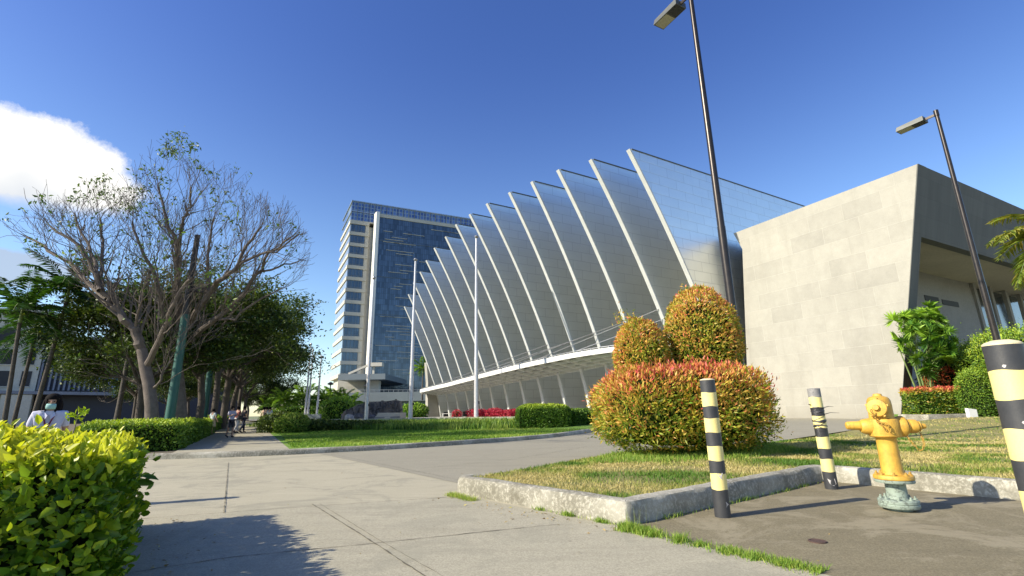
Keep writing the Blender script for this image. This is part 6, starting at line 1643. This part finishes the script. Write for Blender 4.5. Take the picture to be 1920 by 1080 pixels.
    if bottom == 'skirt':
        mb = MB(); n = 24
        def rr(a, f): return 1 + .06 * sin(5 * a) * f
        vs = []; lv = [(.98, .145, .115), (.90, .175, .15), (.70, .21, .19), (pose.get('hem', .50), .24, .23)]
        for (z, rx, ry) in lv:
            for i in range(n): a = 2 * pi * i / n; f = (1 - z); vs.append(sc((rx * cos(a) * rr(a, f), ry * sin(a) * rr(a, f), z)))
        mb.add(vs, [(j * n + i, j * n + (i + 1) % n, (j + 1) * n + (i + 1) % n, (j + 1) * n + i) for j in range(len(lv) - 1) for i in range(n)] + [tuple(range(n))], 0, True)
        sk = mb.build('skirt', bottom_m, t); s_ = sk.modifiers.new('solid', 'SOLIDIFY'); s_.thickness = .01
    else:
        lo = .52 if bottom == 'shorts' else 0.1; V = [sc((0, 0, .95))]; Rr = [(.16 * k, .125 * k)]; Eg = []
        for n in 'LR':
            b = len(V); V.append(sc(J['hip' + n])); Rr.append((.10 * k, .10 * k)); kn = J['kn' + n]
            V.append(sc(kn)); Rr.append((.078 * k, .078 * k)); Eg += [(0, b), (b, b + 1)]
            if bottom == 'pants': V.append(sc(J['an' + n])); Rr.append((.06 * k, .06 * k)); Eg.append((b + 1, b + 2))
        skin_mesh('trousers' if bottom == 'pants' else 'shorts', V, Eg, Rr, bottom_m, t, 2)
    for n in 'LR':
        mb = MB(); a = Vector(sc(J['an' + n])) - Vector((0, 0, .045 * k)); b = Vector(sc(J['toe' + n])); mb.tube([a + Vector((0, .05 * k, 0)), a, (a + b) / 2, b, b + Vector((0, -.03 * k, 0))], [.03 * k, .042 * k, .042 * k, .036 * k, .02 * k], 10); mb.build('shoe', shoes or M['dark'], t)
    if extra: extra(t, sc, k)
    return t
def MB_bag(t, sc):
    mb = MB(); mb.box(sc((-.24, .02, .95)), sc((.12, .30, .24))); mb.tube([sc((-.24, .12, 1.06)), sc((-.12, .03, 1.38)), sc((-.24, -.1, 1.06))], .012, 5); mb.build('shoulder_bag', M['dark'], t, bevel=.02)
cl = lambda nm, c: pm(nm, c, tuple(x * .8 for x in c), 9, .85, fine=.1)
c_lav = cl('pale_lavender_cloth', (.48, .46, .58)); c_uni = cl('white_uniform_cloth', (.52, .52, .64)); c_sky = cl('pale_blue_cloth', (.50, .56, .58)); c_beige = cl('beige_cloth', (.50, .42, .27)); c_dk = cl('dark_cloth', (.03, .03, .04)); c_navy = cl('navy_cloth', (.025, .03, .06)); c_wh = cl('off_white_cloth', (.60, .58, .56)); c_red = cl('dull_red_cloth', (.22, .05, .05)); c_teal = cl('mask_cloth', (.30, .52, .48)); c_mar = cl('maroon_ribbon', (.16, .02, .05))
def woman_extra(t, sc, k):
    mb = MB(); nu = 12; vs = []
    for j in range(5):
        z = 1.418 + .082 * j / 4
        for i in range(nu + 1):
            a = radians(-132 + 84 * i / nu); r_ = (.084, .094, .098, .095, .088)[j]; vs.append(sc((r_ * .9 * cos(a), r_ * 1.12 * sin(a) - .006, z)))
    mb.add(vs, [(j * (nu + 1) + i, j * (nu + 1) + i + 1, (j + 1) * (nu + 1) + i + 1, (j + 1) * (nu + 1) + i) for j in range(4) for i in range(nu)], 0, True)
    o = mb.build('face_mask', c_teal, t); s_ = o.modifiers.new('solid', 'SOLIDIFY'); s_.thickness = .004
    mb = MB()
    for s in (1, -1): mb.beam(sc((.065 * s, -.085, 1.36)), sc((.0, -.125, 1.12)), .018, .004, up=Vector((0, 1, 0)))
    mb.build('lanyard', c_mar, t)
    for s in (1, -1):
        mb = MB(); mb.prism([sc((.012 * s, -.122, 1.325)), sc((.055 * s, -.075, 1.375)), sc((.075 * s, -.10, 1.335)), sc((.03 * s, -.128, 1.275))], sc((0, -.008, .004))); mb.build('collar', c_uni, t)
pw = P(101, 745, 6.7)
person('woman in pale uniform and teal face mask behind the yellow-green hedge', (pw.x, pw.y, 0), radians(36), P(101, 738, 6.7).z, {'stride': .12}, c_uni, 'skirt', c_navy, 'bob', extra=woman_extra)
def at_foot(x, y): p = GT(x, y, .155); return p
p = at_foot(395, 815); sc_ = lambda p, y0, y1: (P(0, 0, p.y)).z
def hgt(x, ytop, p): return P(x, ytop, p.y).z - .155
g = 'people walking on the path'
person('walker in a pale blue shirt and beige skirt beside the path hedge', (p.x, p.y, .155), radians(165), max(1.45, min(1.75, hgt(397, 772, p))), {'stride': .16, 'armL': ((.26, .02, 1.12), (.34, -.06, .92)), 'armR': ((-.26, .02, 1.12), (-.34, -.04, .92)), 'hem': .52}, c_sky, 'skirt', c_beige, 'short', group=g)
p = at_foot(430, 820)
person('person in long lavender shirt and dark shorts standing on the path', (p.x, p.y, .155), radians(60), max(1.5, min(1.75, hgt(430, 766, p))), {'stride': .05, 'armL': ((.20, -.05, 1.12), (.10, -.28, 1.18)), 'armR': ((-.20, -.04, 1.12), (-.08, -.28, 1.20)), 'sleeve': .9}, c_lav, 'shorts', c_dk, 'short', group=g)
p = at_foot(442, 812)
person('person in a dark red top and white trousers carrying a dark bag on the path', (p.x, p.y, .155), radians(160), 1.6, {'stride': .14}, c_red, 'pants', c_wh, 'short', group=g, extra=lambda t, sc, k: MB_bag(t, sc))
p = at_foot(454, 811)
person('walker dressed all in dark clothes next to the one in white trousers', (p.x, p.y, .155), radians(150), 1.62, {'stride': .15}, c_dk, 'pants', c_navy, 'short', group=g)
for (x, y, tm_, bt_, lb) in ((492, 802, c_beige, c_dk, 'small far figure in a tan top at the end of the path'), (497, 802, c_dk, c_dk, 'small far figure in black at the end of the path'), (503, 802, c_sky, c_sky, 'small far figure in pale blue at the end of the path')):
    p = at_foot(x, y); person(lb, (p.x, p.y, .155), radians(170), 1.65, {'stride': .12}, tm_, 'pants', bt_, 'short', group='far walkers')
